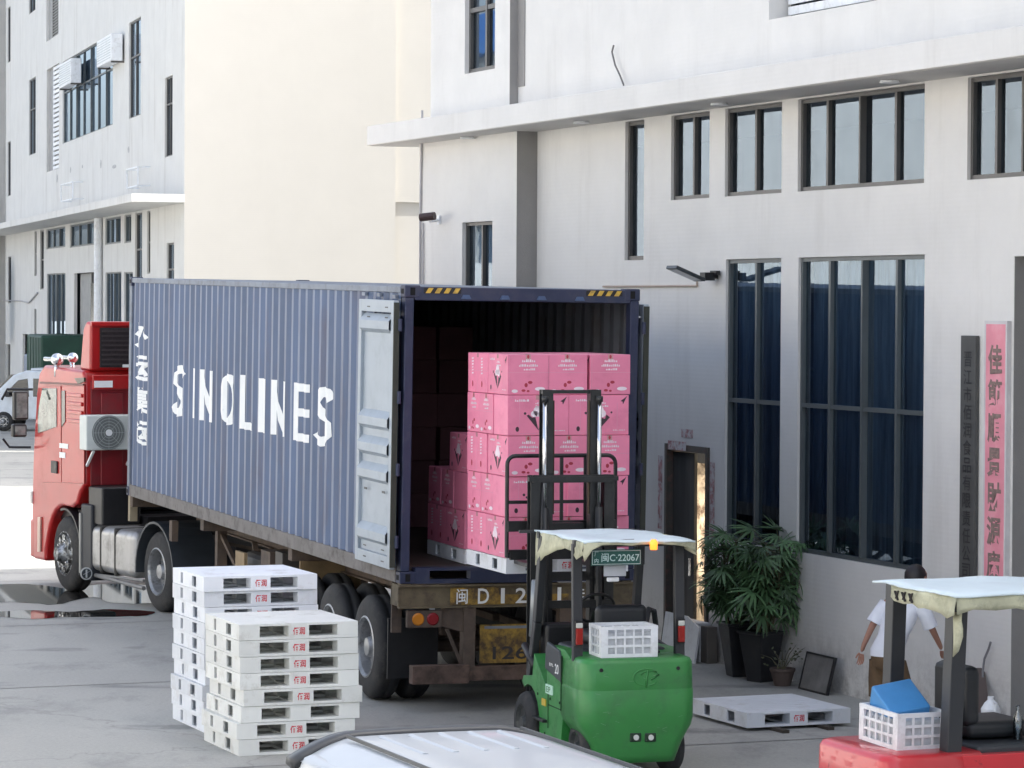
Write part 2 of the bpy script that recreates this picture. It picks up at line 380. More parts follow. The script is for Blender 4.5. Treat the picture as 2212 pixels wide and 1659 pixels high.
R_G = rr(2188, 2500, 550, 900); R_G[2] = 0; R_G[1] = R_G[0]+4.2
R_H = rr(1661, 2000, -120, 28); R_H[1] = R_H[0]+3.6
R_H[2] = RB.sz(0, 1661, 43)[1]; R_H[3] = R_H[2]+1.7
SPL = RB.sz(-.28, 1115, 600)[0]                         # left block stands 0.28 m proud of the rest
R_L = [RB.sz(-.28, 998, 600)[0], RB.sz(-.28, 1063, 600)[0], 1.9, RB.sz(-.28, 1030, 479)[1]]
Z_C = 6.19                                               # canopy soffit
rights = [R_T, R_U1, R_U2, R_U3, R_U4, R_W1, R_W2, R_D]
mb = MB(); HB = 18.
wall_grid(mb, lambda s, z: (s, 0, z), SPL, 60, 0, Z_C, rights+[R_G])
wall_grid(mb, lambda s, z: (s, -.28, z), 0, SPL, 0, Z_C, [R_L])
mb.build('wall', W_NEAR, B1)
# upper storeys, with the recessed vertical joint
J0 = RB.sz(0, 1120, 100)[0]; J1 = RB.sz(0, 1135, 100)[0]
R_K = [RB.sz(-.12, 1004, 100)[0], RB.sz(-.12, 1069, 100)[0], RB.sz(-.12, 1036, 154)[1], 0]; R_K[3] = R_K[2]+2.0
up = MB()
wall_grid(up, lambda s, z: (s, -.12, z), 0, J0, Z_C+.27, HB, [R_K, [1.2, 3.2, 12, 14]])
wall_grid(up, lambda s, z: (s, 0, z), J0, 60, Z_C+.27, HB, [R_H, [R_H[0]-6, R_H[0]-3, 12, 14], [R_H[0], R_H[1], 12, 14]], rev=.3)
up.build('wall', W_NEAR, B1)
g = MB(); g.add([(J0, -.12, Z_C+.27), (J0, 0, Z_C+.27), (J0, 0, HB), (J0, -.12, HB)], [(0, 1, 2, 3)])
g.box(J0, J1, -.012, -.002, Z_C+.6, HB)
g.box(SPL, SPL+.004, -.279, -.001, 0, Z_C-.002)
g.build('grey_tile_strip', W_GREY, B1)
g = MB(); g.box(R_G[0]-.02, R_G[0]+.006, .004, 1., 0, R_G[3]-.004); g.box(R_G[1]-.006, R_G[1]+.02, .004, 1., 0, R_G[3]-.004); g.box(R_G[0]-.02, R_G[1]+.02, 1.0, 1.06, 0, R_G[3]+.02); g.box(R_G[0]-.02, R_G[1]+.02, .16, 1.0, R_G[3]-.004, R_G[3]+.02); g.build('doorway_lining', W_GREY, B1)
h = MB(); h.box(0.02, 60, 16, 16.3, 0, HB); h.box(0, 60, .3, 16, HB-.3, HB); h.box(59.7, 60, 0, 16, 0, HB); h.build('hull_wall', W_FAR, B1)
h = MB(); h.add([(0, -.28, 0), (0, 16, 0), (0, 16, HB), (0, -.12, HB), (0, -.12, Z_C+.27), (0, -.28, Z_C+.27)], [(0, 1, 2, 3, 4, 5)]); h.build('end_wall', W_NEAR, B1)
MB().box(.3, 59, 3.2, 3.3, 0, HB-.5).box(.3, 59, .5, 3.2, Z_C+.02, Z_C+.1).build('added_dark_wall', W_DARK, B1)  # dark sheets added to keep the rooms looking unlit
# canopy
cn = MB(); cn.box(-.9, 60, -.74, .0, Z_C, Z_C+.27); cn.box(-.9, 0, 0, 1.4, Z_C, Z_C+.27)
cn.build('canopy', W_NEAR, B1, bevel=.012)
MB().box(-.86, 60, -.70, -.003, Z_C-.006, Z_C-.002).build('canopy_soffit', W_SOFF, B1)
for i in range(7):
    s = 2.2+i*3.9; MB().lathe([(0, .10), (.025, .09)], (s, -.4, Z_C-.035), 2, 14).build('soffit_light', WHITE, B1)
window(B1, R_T, .04, (), (), fw_=.05)
window(B1, R_U1, .035, (.55,)); window(B1, R_U2, .035, (.52,)); window(B1, R_U3, .035, (.23, .5, .77)); window(B1, R_U4, .035, (.25, .5, .75))
window(B1, R_W1, .03, (.53,), (.50,), ALU2, GL_LO, curtain=REFL_BLIND); window(B1, R_W2, .03, (.25, .52, .78), (.50,), ALU2, GL_LO, curtain=REFL_BLIND)  # blue blinds here imitate the container's reflection
window(B1, R_L, -.23, (.58,), (), curtain=True); window(B1, R_K, -.06, (.6,), (.42,), fw_=.06)
wh = window(B1, R_H, .26, (.33, .66), ())
lv = MB()
for i in range(14): lv.box(R_H[0]+.06, R_H[1]-.06, .2, .225, R_H[2]+.05+i*.115, R_H[2]+.14+i*.115)
lv.build('louvre_blade', WHITE, wh)
for rct in ([1.2, 3.2, 12, 14], [R_H[0]-6, R_H[0]-3, 12, 14], [R_H[0], R_H[1], 12, 14]): window(B1, rct, .02, (.5,))
# side door, half open
dr = MB(); a0, a1, z1 = R_D[0], R_D[1], R_D[3]
dr.box(a0+.003, a0+.06, -.03, .14, .0, z1); dr.box(a1-.06, a1-.003, -.03, .14, .0, z1); dr.box(a0+.06, a1-.06, -.028, .14, z1-.07, z1-.003)
do = dr.build('door_frame', mat('dark bronze door frame', (.075, .07, .062), .5, .2, dirt=(.3, .12, .1), damt=.4, dscale=9), B1)
MB().box(a0+.07, a0+.56*(a1-a0), .05, .09, .03, z1-.09).build('door_leaf', mat('dark grey door', (.06, .06, .058), .55, var=.3, scale=2, stretch=(5, 5, .5)), do, bevel=.004)
MB().box(a0+.47*(a1-a0), a0+.52*(a1-a0), .03, .05, .9, 1.1).build('handle', CHR, do)
# light that stands inside the doorway: crumpled foil-like sheet lit from within
sh = MB(); n = 14; vs = []
for i in range(n+1):
    for j in range(5):
        vs.append((a0+(.45+.51*j/4)*(a1-a0), .135+random.uniform(-.03, .03), .3+(z1-.5)*i/n))
sh.add(vs, [(i*5+j, i*5+j+1, i*5+j+6, i*5+j+5) for i in range(n) for j in range(4)])
FOIL = mat('cream plastic strip', (.75, .62, .48), .25, var=.4, scale=6, dirt=(.12, .07, .05), damt=.9, dscale=5, dth=(.45, .6), emit=(1, .82, .6), es=.0)
nt_ = FOIL.node_tree; tl_ = N(nt_, 'ShaderNodeBsdfTranslucent'); tl_.inputs[0].default_value = (.8, .66, .5, 1); ms_ = N(nt_, 'ShaderNodeMixShader'); ms_.inputs[0].default_value = .5
L(nt_, nt_.nodes['Principled BSDF'].outputs[0], ms_.inputs[1]); L(nt_, tl_.outputs[0], ms_.inputs[2]); L(nt_, ms_.outputs[0], nt_.nodes['Material Output'].inputs[0])
L(nt_, nt_.nodes['Principled BSDF'].inputs['Base Color'].links[0].from_socket, tl_.inputs[0])
MB().box(a0-.5, a0-.45, .16, 3.2, 0, 3.2).box(a1+.12, a1+.17, .16, 3.2, 0, 3.2).box(a0-.45, a1+.12, .16, 3.2, 3.2, 3.25).build('added_dark_wall', W_DARK, B1)  # added partitions that keep the doorway light off the neighbouring windows
sh.build('plastic_strip', FOIL, do)
lp = MB().lathe([(0, .02), (.02, .05), (.05, .05), (.07, .02)], (a0+.84*(a1-a0), .10, z1-.2), 2, 12).build('doorway_lamp', mat('lit lamp globe', (.9, .8, .6), .3, emit=(1, .85, .6), es=4.), do)
ld_ = bpy.data.lights.new('doorway_lamp', 'POINT'); ld_.energy = 40; ld_.color = (1, .88, .72); ld_.shadow_soft_size = .05
lo_ = bpy.data.objects.new('doorway_lamp_light', ld_); col.objects.link(lo_); lo_.parent = do; lo_.location = (a0+.70*(a1-a0), 1.0, 1.4)
MB().box(a0-.028, a0-.003, -.012, -.004, .9, z1-.35).build('white_door_edge', TXT_W, do)
# faded red paper left on the wall round the door
PAP = mat('faded red paper', (.42, .22, .22), .8, var=.3, scale=10, dirt=(.6, .58, .58), damt=.95, dscale=9, dth=(.45, .55))
pp = MB(); kk = crop(1640, 1080, 180/515)
for x0, x1, y0, y1 in ((30, 62, 180, 700), (402, 438, 230, 760), (120, 250, 82, 132), (200, 280, -6, 46)):
    a = RB.sz(0, *kk(x0, y1)); b = RB.sz(0, *kk(x1, y0)); dd = -.004 if x0 != 120 else -.034
    pp.box(a[0], b[0], dd-.002, dd, a[1], b[1])
pp.build('paper_remnant', PAP, B1)
# floodlight on its bracket, conduit, hanging cable, security camera -------------------------------
fl = thing('floodlight', 'grey LED floodlight on a short bracket above the small side door', 'floodlight', RB.m)
k3 = crop(1500, 600, 900/1659)
p = RB.pl(1, -.16, *k3(490, 172)); q = RB.pl(1, -.62, *k3(338, 130)); q2 = RB.pl(1, -.20, *k3(472, 190))
MB().beam(p, (p.x, 0, p.z), .05).cbox((p.x, -.12, p.z), (.14, .12, .09)).cbox((p.x+.05, -.05, p.z+.04), (.16, .05, .05)).build('bracket', BLK, fl)
mid = (q+q2)/2; ln = (q2-q).length; mm = basis(mid, (1, 0, 0), (q2-q))
hd = MB().box(-.14, .14, -ln/2, ln/2, -.015, .025).tf(mm).build('lamp_head', mat('grey cast metal', (.10, .11, .12), .5, .5), fl, bevel=.006)
sg = -1 if (mm.to_3x3() @ Vector((0, 0, 1))).z > 0 else 1
a_, b_ = sorted((sg*.016 if sg < 0 else .026, sg*.019 if sg < 0 else .029))
MB().box(-.115, .115, -ln/2+.03, ln/2-.05, a_, b_).tf(mm).build('lens', mat('lamp lens', (.6, .62, .62), .3), fl)
c0 = RB.sz(0, *k3(465, 215)); c1 = RB.sz(0, *k3(30, 221))
MB().path([(c0[0], -.02, c0[1]+.1), (c0[0], -.02, c0[1]), (c1[0], -.02, c0[1])], .013, 6).build('conduit', mat('beige conduit', (.45, .36, .30), .6), fl)
kc = crop(900, 0, 800/1843)
pts = [RB.sz(-.06, *kc(*t)) for t in ((1472, 262), (1462, 300), (1480, 375), (1510, 440), (1530, 492))]
MB().path([(s, -.06, z) for s, z in pts], .012, 6).build('hanging_cable', mat('grey cable', (.16, .15, .15), .6), None, mw=RB.m, label='loose grey cable hanging from the upper wall onto the canopy', cat='cable')
cv = thing('security_camera', 'small dark security camera on a white arm at the building corner', 'camera', RB.m)
a = RB.pl(1, -.30, *kc(460, 1262)); b = RB.pl(1, -.55, *kc(405, 1248))
MB().path([(a.x, -.28, a.z-.02), (a.x, -.42, a.z-.04), b], .018, 8).cbox((a.x, -.29, a.z-.02), (.08, .03, .12)).build('arm', WHITE, cv)
MB().path([b+Vector((.06, .06, .0)), b+Vector((-.09, -.09, -.02))], .055, 12).build('camera_body', mat('dark brown plastic', (.05, .025, .025), .4), cv)
MB().path([(.10, -.3, 0.1), (.10, -.3, a.z), (.16, -.3, a.z+1.5), (.17, -.3, Z_C-.01)], .016, 6).path([(.22, -.3, 0.1), (.22, -.3, a.z-.05)], .013, 6).build('cable_pipe', mat('grey pipe', (.42, .41, .42), .5), cv)

# ---- far building (left)
a2 = math.atan2(-.966, .257)
FB = Frame((-8.74, 85.0, 0), a2)
B2 = thing('warehouse_building', 'weathered white factory building beyond the truck with cream end wall and many slim windows', 'building', FB.m)
kf = crop(0, 0, 640/1517); kg = crop(0, 640, 640/2042)
def fr(k, x0, x1, yt, yb, y=0.):
    (a, t), (b, c) = k(x0, yt), k(x1, yb); return rr(a, b, t, c, FB, y)
F = {}
F['slit'] = [fr(kf, 45, 62, 42, 370), fr(kf, 45, 63, 842, 1165), fr(kf, 48, 66, 1525, 1800)]
F['a'] = fr(kf, 172, 210, -120, 72); F['b'] = fr(kf, 172, 212, 467, 918)
F['lv'] = fr(kf, 277, 350, 395, 1012); F['lv2'] = fr(kf, 275, 347, -150, 226)
F['big'] = fr(kf, 372, 670, 282, 798); F['c'] = fr(kf, 766, 836, 118, 695); F['d'] = fr(kf, 980, 1025, 455, 930)
low = [('e1', 205, 217, 1345, 1640, 0), ('e2', 238, 260, 1335, 1720, 1), ('f1', 276, 388, 1320, 1475, 3), ('f2', 415, 570, 1293, 1463, 4), ('f3', 624, 718, 1265, 1450, 3), ('f4', 739, 780, 1256, 1443, 1),
       ('g1', 803, 844, 1243, 1700, 1), ('g2', 874, 893, 1235, 1626, 0), ('g3', 990, 1034, 1443, 1760, 1)]
Z_F = FB.sz(0, 380, 441)[1]; ZL = Z_F-.05
lows = {}
for n_, x0, x1, yt, yb, c in low: lows[n_] = fr(kf, x0, x1, yt, yb)
for n_ in lows: lows[n_][3] = min(lows[n_][3], ZL)
gz = [('h1', 375, 523, 145, 660), ('h2', 593, 757, 140, 900), ('h3', 843, 970, 135, 660), ('h4', 993, 1062, 135, 660), ('h5', 180, 245, 632, 862), ('h6', 48, 82, 712, 930), ('h7', 274, 290, 430, 860)]
for n_, x0, x1, yt, yb in gz: lows[n_] = fr(kg, x0, x1, yt, yb)
for n_ in ('h1', 'h3', 'h4'): lows[n_][2] = .75
for n_ in ('h2', 'h5', 'h6'): lows[n_][2] = .02
fb = MB(); S_L = FB.sz(0, 11, 500)[0]
lowr = [r for r in lows.values()]+[F['slit'][2]]
upr = [F['slit'][0], F['slit'][1], F['a'], F['b'], F['lv'], F['lv2'], F['big'], F['c'], F['d']]
wall_grid(fb, lambda s, z: (s, 0, z), S_L, 0, 0, Z_F, lowr, rev=.10)
wall_grid(fb, lambda s, z: (s, 0, z), S_L, 0, Z_F, 24, upr, rev=.12)
fb.build('wall', W_FAR, B2)
PX = FB.pl(0, 0, 855, 300).y; PZ = FB.pl(0, 0, 900, 437).z
ew = MB(); ew.add([(0, 0, 0), (0, PX, 0), (0, PX, 24), (0, 0, 24)], [(0, 1, 2, 3)])
ew.add([(0, PX, 0), (-.14, PX, 0), (-.14, PX, 24), (0, PX, 24)], [(0, 1, 2, 3)])
ew.add([(-.14, PX, PZ), (-.14, 16, PZ), (-.14, 16, 24), (-.14, PX, 24)], [(0, 1, 2, 3)])
ew.add([(-.14, PX, PZ), (-.14, 16, PZ), (-.22, 16, PZ), (-.22, PX, PZ)], [(0, 1, 2, 3)])
ew.add([(-.22, PX, 0), (-.22, 16, 0), (-.22, 16, PZ), (-.22, PX, PZ)], [(0, 1, 2, 3)])
ew.build('end_wall', W_END, B2)
h = MB(); h.box(S_L, -.02, 15.7, 16, 0, 24); h.box(S_L, -.02, .02, 16, 23.7, 24); h.box(S_L, S_L+.3, 0, 16, 0, 24); h.build('hull_wall', W_FAR, B2)
MB().box(S_L+.4, -.4, 2.6, 2.7, 0, 23).build('added_dark_wall', W_DARK, B2)
cy_ = FB.pl(0, 0, 283, 425).y
MB().box(S_L-4, .02, cy_, -.002, Z_F, Z_F+.22).build('canopy', W_FAR, B2, bevel=.01)
for r in F['slit']: window(B2, r, .04, (), ())
window(B2, F['a'], .05, (.5,)); window(B2, F['b'], .05, (.5,), (.6,), curtain=False); window(B2, F['c'], .05, (.5,), (.63,), curtain=True)
window(B2, F['d'], .05, (.5,), (.66,)); window(B2, F['big'], .05, (.14, .28, .42, .57, .71, .86), (.62,), ALU2, GL_UP, curtain=True)
for nm in ('lv', 'lv2'):
    r = F[nm]; g = MB(); n = 22
    m0 = r[0]+.45*(r[1]-r[0])
    for i in range(n): z = r[2]+(r[3]-r[2])*(i+.2)/n; g.box(m0, r[1]-.02, .05, .085, z, z+(r[3]-r[2])/n*.62)
    g.box(m0-.08, m0, .04, .10, r[2]+.003, r[3]-.003); g.build('louvre_vent', WHITE if nm == 'lv' else ALU, B2)
    MB().box(r[0]+.002, r[1]-.002, .105, .115, r[2]+.002, r[3]-.002).build('vent_backing', mat('vent grey', (.30, .30, .295), .8), B2)
for n_ in ('f1', 'f2', 'f3', 'f4'): window(B2, lows[n_], .05, (.33, .66) if n_ != 'f4' else (.5,), (), ALU2, GL_UP, fw_=.06, curtain=True)
for n_ in ('e1', 'e2', 'g1', 'g2', 'g3', 'h7'): window(B2, lows[n_], .05, (), (.5,), ALU, GL_UP, fw_=.05)
for n_ in ('h1', 'h3', 'h4'): window(B2, lows[n_], .05, (.25, .5, .75) if n_ != 'h4' else (.5,), (.2,), ALU2, GL_UP, curtain=True)
for n_ in ('h2', 'h5', 'h6'):
    r = lows[n_]; d_ = MB().box(r[0]+.55*(r[1]-r[0]), r[1]-.03, .18, .23, r[2], r[3]-.35).build('door', mat('dark green glass door', (.015, .02, .022), .2), B2)
    MB().box(r[0]+.01, r[0]+.55*(r[1]-r[0]), .2, .24, r[2], r[3]-.01).build('door_surround', mat('grey render', (.34, .34, .33), .8), B2)
# white downpipe
q = FB.sz(-.12, *kf(587, 1285)); MB().path([(q[0], -.14, .1), (q[0], -.14, Z_F-.02)], .13, 12).build('downpipe', WHITE, B2)
# grey stains and old marks on the wall, sockets
mk = MB()
for x, y, w_, h_ in ((600, 975, .28, .3), (765, 890, .2, .35), (420, 1010, .2, .3), (490, 990, .12, .3), (680, 990, .12, .9), (340, 1060, .3, .4)):
    s, z = FB.sz(0, *kf(x, y)); mk.prism([(c[0], c[1]) for c in ell(0, 0, h_/2, w_/2, 10)], 1, -.006, -.003).v
    n = 10
    for i in range(20): v = mk.v[-20+i]; mk.v[-20+i] = (v[2]+s+random.uniform(-.03, .03), v[1], v[0]+z)
mk.build('wall_stain', mat('wall stain', (.42, .42, .42), .9, var=.3, scale=8), B2)
pts = [FB.sz(0, *kg(x, y)) for x, y in ((40, 362), (170, 364), (240, 380), (310, 300))]
MB().path([(s, -.05, z) for s, z in pts], .03, 5).build('crack_pipe', mat('grey pipe', (.42, .41, .42)), B2)
# air conditioners hung on the far wall
def ac_unit(F_, k, x0, x1, yt, yb, label, name='air_conditioner'):
    r = fr(k, x0, x1, yt, yb, -.35); t = thing(name, label, 'air conditioner', F_.m, 'air conditioners on the far facade')
    MB().box(r[0], r[1], -.42, -.06, r[2], r[3]).build('casing', WHITE, t, bevel=.03)
    g = MB()
    for i in range(9): z = r[2]+.1+(r[3]-r[2]-.2)*i/8; g.box(r[0]+.08, r[1]-.08, -.432, -.418, z-.012, z+.012)
    g.build('grille', mat('grey grille', (.5, .55, .56), .5), t)
    MB().box(r[0]+.1, r[0]+.14, -.4, .0, r[2]-.05, r[2]).box(r[1]-.14, r[1]-.1, -.4, .0, r[2]-.05, r[2]).build('bracket', ALU, t)
ac_unit(FB, kf, 362, 432, 366, 510, 'white air conditioner at the lower left corner of the big far window')
ac_unit(FB, kf, 588, 672, 222, 382, 'white air conditioner over the upper right corner of the big far window')
for x0, x1, yt, yb, lb in ((372, 442, 1090, 1190, 'left one of two empty white brackets above the far canopy'), (765, 830, 1000, 1110, 'right one of two empty white brackets above the far canopy')):
    r = fr(kf, x0, x1, yt, yb, -.3); g = MB()
    for z in (r[2], r[3]): g.beam((r[0], -.35, z), (r[1], -.35, z), .04)
    for s in (r[0], r[1]): g.beam((s, -.35, r[2]), (s, -.35, r[3]), .04); g.beam((s, -.35, r[2]), (s, 0, r[2]), .04); g.beam((s, -.35, r[3]), (s, 0, r[3]), .04)
    g.build('empty_bracket', WHITE, None, mw=FB.m, label=lb, cat='bracket', group='empty brackets above the far canopy')
# ---- last block at the left edge, and the works across the yard (seen in the windows only)
B3 = thing('distant_building', 'pale block at the left edge beyond the factory building', 'building', FB.m)
d3 = [[-50, -48.6, 3, 6], [-50, -48.6, 8, 11], [-44, -42.6, 2.5, 5.5]]
m3 = MB(); wall_grid(m3, lambda s, z: (s, -.8, z), -70, S_L-.8, 0, 26, d3, rev=.2); m3.add([(S_L-.8, -.8, 0), (S_L-.8, 1, 0), (S_L-.8, 1, 26), (S_L-.8, -.8, 26)], [(0, 1, 2, 3)])
m3.box(-70, S_L-.8, 10, 10.2, 0, 26); m3.box(-70, S_L-.8, -.8, 10, 26, 26.2); m3.build('wall', W_FAR, B3)
for r in d3: window(B3, r, -.65, (.5,), (.5,))
MB().path([(S_L-.5, -.5, 0), (S_L-.5, -.5, 22)], .09, 10).build('downpipe', mat('beige pipe', (.5, .46, .42)), B3)
B5 = thing('added_shadow_block', 'unseen block added behind the near factory building to shade the yard', 'building', Matrix.Translation((6.2, 68.6, 0)))  # out of view, added to end the sunlit strip of the yard
MB().box(0, 16, 0, 15.8, 0, 24).build('wall', W_FAR, B5)
B4 = thing('opposite_building', 'sunlit white works with blue roof across the yard, out of frame to the left', 'building', RB.m)
r4 = [[s, s+5, 1.2, 3.6] for s in range(-105, 50, 11)]+[[s, s+2.4, 5.6, 7.2] for s in range(-102, 50, 11)]
m4 = MB(); wall_grid(m4, lambda s, z: (s, -31, z), -110, 55, 0, 14, r4, rev=.3, inner=(0, -1, 0)); m4.build('wall', W_FAR, B4)
MB().box(-110, 55, -31.6, -31.4, 0, 14).build('added_dark_wall', W_DARK, B4)
MB().box(-111, 56, -44, -30.4, 14, 14.5).box(-111, 56, -44, -32, 14.5, 16).build('roof', mat('blue sheet roof', (.05, .14, .34), .5), B4)
for r in r4: MB().box(r[0], r[1], -31.3, -31.25, r[2], r[3]).build('window', mat('blue grey glazing', (.05, .08, .12), .15), B4)

# ================================================================== SEMI-TRAILER TRUCK
CF = Frame((-1.075, 30.857, CH-2.726), R(19.36), R(.72), R(.56))
CL, CW, CHT = 12.19, 2.438, 2.896
BLUE = mat('navy container paint', (.066, .110, .210), .38, var=.18, scale=1.2, stretch=(1, 1, .35), dirt=(.13, .105, .12), damt=.6, dscale=2.2, dstretch=(1, 1, .22), dth=(.52, .7), bump=.25, bscale=6)
BLUE_D = mat('dark navy frame paint', (.022, .03, .07), .5, var=.2, scale=3, dirt=(.08, .075, .08), damt=.5, dscale=3)
GREYF = mat('grey blue frame paint', (.19, .22, .27), .55, var=.12, scale=3, dirt=(.13, .11, .1), damt=.5, dscale=4)
DUSTY = mat('dusty bottom rail', (.16, .15, .145), .7, var=.15, scale=4, dirt=(.07, .06, .055), damt=.7, dscale=5)
GDOOR = mat('pale grey door inner face', (.33, .38, .43), .45, var=.05, scale=2, dirt=(.22, .24, .26), damt=.2, dscale=5)
C = thing('shipping_container', 'blue forty-foot shipping container with white lettering and open rear doors on the trailer', 'container', CF.m)
PT, FT, SL_, DP = .278, .072, .068, .036
def prof(v):
    t = (v-.16) % PT
    if t < FT: return 0.
    if t < FT+SL_: return (t-FT)/SL_*DP
    if t < FT*2+SL_-.002: return DP
    return max(0., DP-(t-FT*2-SL_+.002)/(PT-2*FT-SL_+.002)*DP)
brk = []
v = .16
while v < CL-.12:
    for dv in (0, FT, FT+SL_, 2*FT+SL_-.002): brk.append(v+dv)
    v += PT
brk = [b for b in brk if b < CL-.12]+[CL-.12]
def corr(x, sgn, z0, z1):
    m_ = MB(); vs = []
    for b in brk: xx = x+sgn*prof(b); vs += [(xx, b, z0), (xx, b, z1)]
    m_.add(vs, [(2*i, 2*i+1, 2*i+3, 2*i+2) for i in range(len(brk)-1)]); return m_
INT = mat('container inner grey', (.075, .085, .10), .6, var=.2, scale=2, dirt=(.08, .07, .06), damt=.6, dscale=3)
corr(.008, 1, .155, CHT-.075).build('side_panel', BLUE, C); corr(CW-.008, -1, .155, CHT-.075).build('side_panel', BLUE, C)
corr(.012, 1, .155, CHT-.075).build('inner_lining', INT, C); corr(CW-.012, -1, .155, CHT-.075).build('inner_lining', INT, C)
MB().box(.02, CW-.02, CL-.06, CL-.03, .15, CHT-.05).build('front_panel', BLUE_D, C)
rf = MB(); n = int(CL/.2); vs = []
for i in range(n+1): z = CHT-.03+(.018 if i % 2 else 0.); vs += [(.03, .05+i*(CL-.1)/n, z), (CW-.03, .05+i*(CL-.1)/n, z)]
rf.add(vs, [(2*i, 2*i+1, 2*i+3, 2*i+2) for i in range(n)]); rf.build('roof', GREYF, C)
MB().box(.05, CW-.05, .14, CL-.1, .12, .158).build('floor', mat('plywood floor', (.05, .035, .028), .6, var=.3, scale=3, stretch=(8, .5, 1)), C)
for x0, x1 in ((0, .06), (CW-.06, CW)):
    MB().box(x0, x1, .16, CL-.16, CHT-.075, CHT-.012).build('top_rail', GREYF, C, bevel=.008)
    MB().box(x0, x1, .16, CL-.16, .0, .155).build('bottom_rail', DUSTY, C, bevel=.006)
for x0, x1, y0, y1, mt in ((0, .10, 0, .13, BLUE_D), (CW-.10, CW, 0, .13, BLUE_D), (0, .10, CL-.13, CL, GREYF), (CW-.1, CW, CL-.13, CL, BLUE_D)):
    MB().box(x0+.004, x1-.004, y0+.004, y1-.004, .118, CHT-.118).build('corner_post', mt, C, bevel=.01)
def casting(x, y, z):
    m_ = MB(); e = .018; X, Y, Z = .162, .178, .118
    m_.box(x, x+X, y+e, y+Y-e, z, z+Z); o = m_.build('corner_casting', BLUE_D, C, bevel=.012)
    return o
HOLE = mat('casting hole shadow gap', (.004, .004, .005), .9)
for x in (-.004, CW-.158):
    for y in (-.022, CL-.156):
        for z in (0., CHT-.118):
            o = casting(x, y, z); g = MB()
            g.prism([(c[1], c[0]) for c in ell(x+.081, z+.059, .028, .042)], 1, y+.012, y+.0165)
            for i in range(len(g.v)): a, b, c_ = g.v[i]; g.v[i] = (c_, b, a) if False else g.v[i]
            g2 = MB().cbox((x+.081, y+.0165, z+.059), (.05, .006, .075)); g2.cbox((x-.001 if x < 1 else x+.163, y+.089, z+.059), (.006, .075, .05))
            g2.build('hole', HOLE, o, bevel=.002)
# rear frame: header with hazard stripes, sill with fork pockets
hd = MB().box(.10, CW-.10, .0, .10, CHT-.145, CHT-.012).build('door_header', BLUE_D, C, bevel=.01)
YEL = mat('hazard yellow', (.62, .40, .06), .5, var=.15, scale=20, dirt=(.1, .09, .08), damt=.6, dscale=9)
for cx0 in (.19, 1.87):
    MB().box(cx0, cx0+.38, -.006, -.001, CHT-.075, CHT-.022).build('stripe_ground', BLK, hd)
    s_ = MB()
    for i in range(4):
        a = cx0+.015+i*.092; s_.add([(a, -.008, CHT-.074), (a+.05, -.008, CHT-.074), (a+.082, -.008, CHT-.023), (a+.032, -.008, CHT-.023)], [(0, 1, 2, 3)])
    s_.build('hazard_stripe', YEL, hd)
for x in (.62, 1.02, 1.40, 1.80):
    MB().prism([(CHT-.125, x-.05), (CHT-.085, x-.03), (CHT-.085, x+.03), (CHT-.125, x+.05)], 1, -.02, .0).build('cam_keeper', BLUE, hd)
sl_ = MB().box(.155, .30, .0, .12, .0, .155).box(.30, .72, .0, .12, .0, .04).box(.30, .72, .0, .12, .125, .155).box(.72, CW-.72, .0, .12, .0, .155).box(CW-.72, CW-.3, .0, .12, .0, .04).box(CW-.72, CW-.3, 0, .12, .125, .155).box(CW-.3, CW-.155, 0, .12, 0, .155)
sl_.build('door_sill', BLUE_D, C)
# doors folded back against the sides
def cdoor(x_in, sgn):
    y0, y1, zz0, zz1 = .02, 1.19, .14, CHT-.15
    fr_ = MB(); t = .055
    X = sorted((x_in, x_in+sgn*t))
    fr_.box(X[0], X[1], y0, y0+.09, zz0, zz1); fr_.box(X[0], X[1], y1-.09, y1, zz0, zz1); fr_.box(X[0], X[1], y0+.09, y1-.09, zz0, zz0+.12); fr_.box(X[0], X[1], y0+.09, y1-.09, zz1-.12, zz1)
    d_ = fr_.build('door', GDOOR, C, bevel=.006)
    # pressed panel: broad flats with four double ridges, as the steel is folded
    zs = [zz0+.12]; xs = [0.]
    ridge = [.13, .30, .44, .56, .93]
    H_ = zz1-zz0
    pr = [(0., 0.)]
    for c_ in (.115, .345, .445, .545, .91):
        z = c_*H_; pr += [(z-.09, 0.), (z-.05, .055), (z+.03, .055), (z+.10, 0.)]
    pr += [(H_-.24, 0.)] if pr[-1][0] < H_-.24 else []
    vs = []
    for z, dx in pr:
        z = min(max(z, .1), H_-.1); xx = x_in+sgn*(.02+dx); vs += [(xx, y0+.085, zz0+z), (xx, y1-.085, zz0+z)]
    MB().add(vs, [(2*i, 2*i+1, 2*i+3, 2*i+2) for i in range(len(pr)-1)]).build('pressed_panel', GDOOR, d_)
    MB().box(X[0], X[1], y0-.02, y0-.002, zz0+.02, zz1-.02).build('gasket', mat('door gasket', (.035, .04, .03), .7), d_)
    g = MB()
    for zc in (.06, .17, .73, .74, 1.45, 1.46, H_-.17, H_-.07):
        for yc in (.25, .85): g.cbox((x_in+sgn*(t+.001), yc, zz0+zc), (.004, .09, .012))
    g.build('rivet_plate', mat('dark rivets', (.06, .065, .07), .5), d_)
    hg = MB()
    for i in range(4): hg.path([(x_in-sgn*.005, -.012, .35+i*.7), (x_in-sgn*.005, -.012, .47+i*.7)], .02, 8)
    hg.build('hinge', BLUE_D, d_)
    lr = MB()
    for yy in (.32, .85): lr.path([(x_in-sgn*.018, yy, zz0+.02), (x_in-sgn*.018, yy, zz1-.02)], .014, 8)
    lr.build('lock_rod', BLUE_D, d_)
    return d_
cdoor(-.052, -1)
cdoor(CW+.052, 1)
kg2 = crop(300, 680, 760/1538)
g = MB()
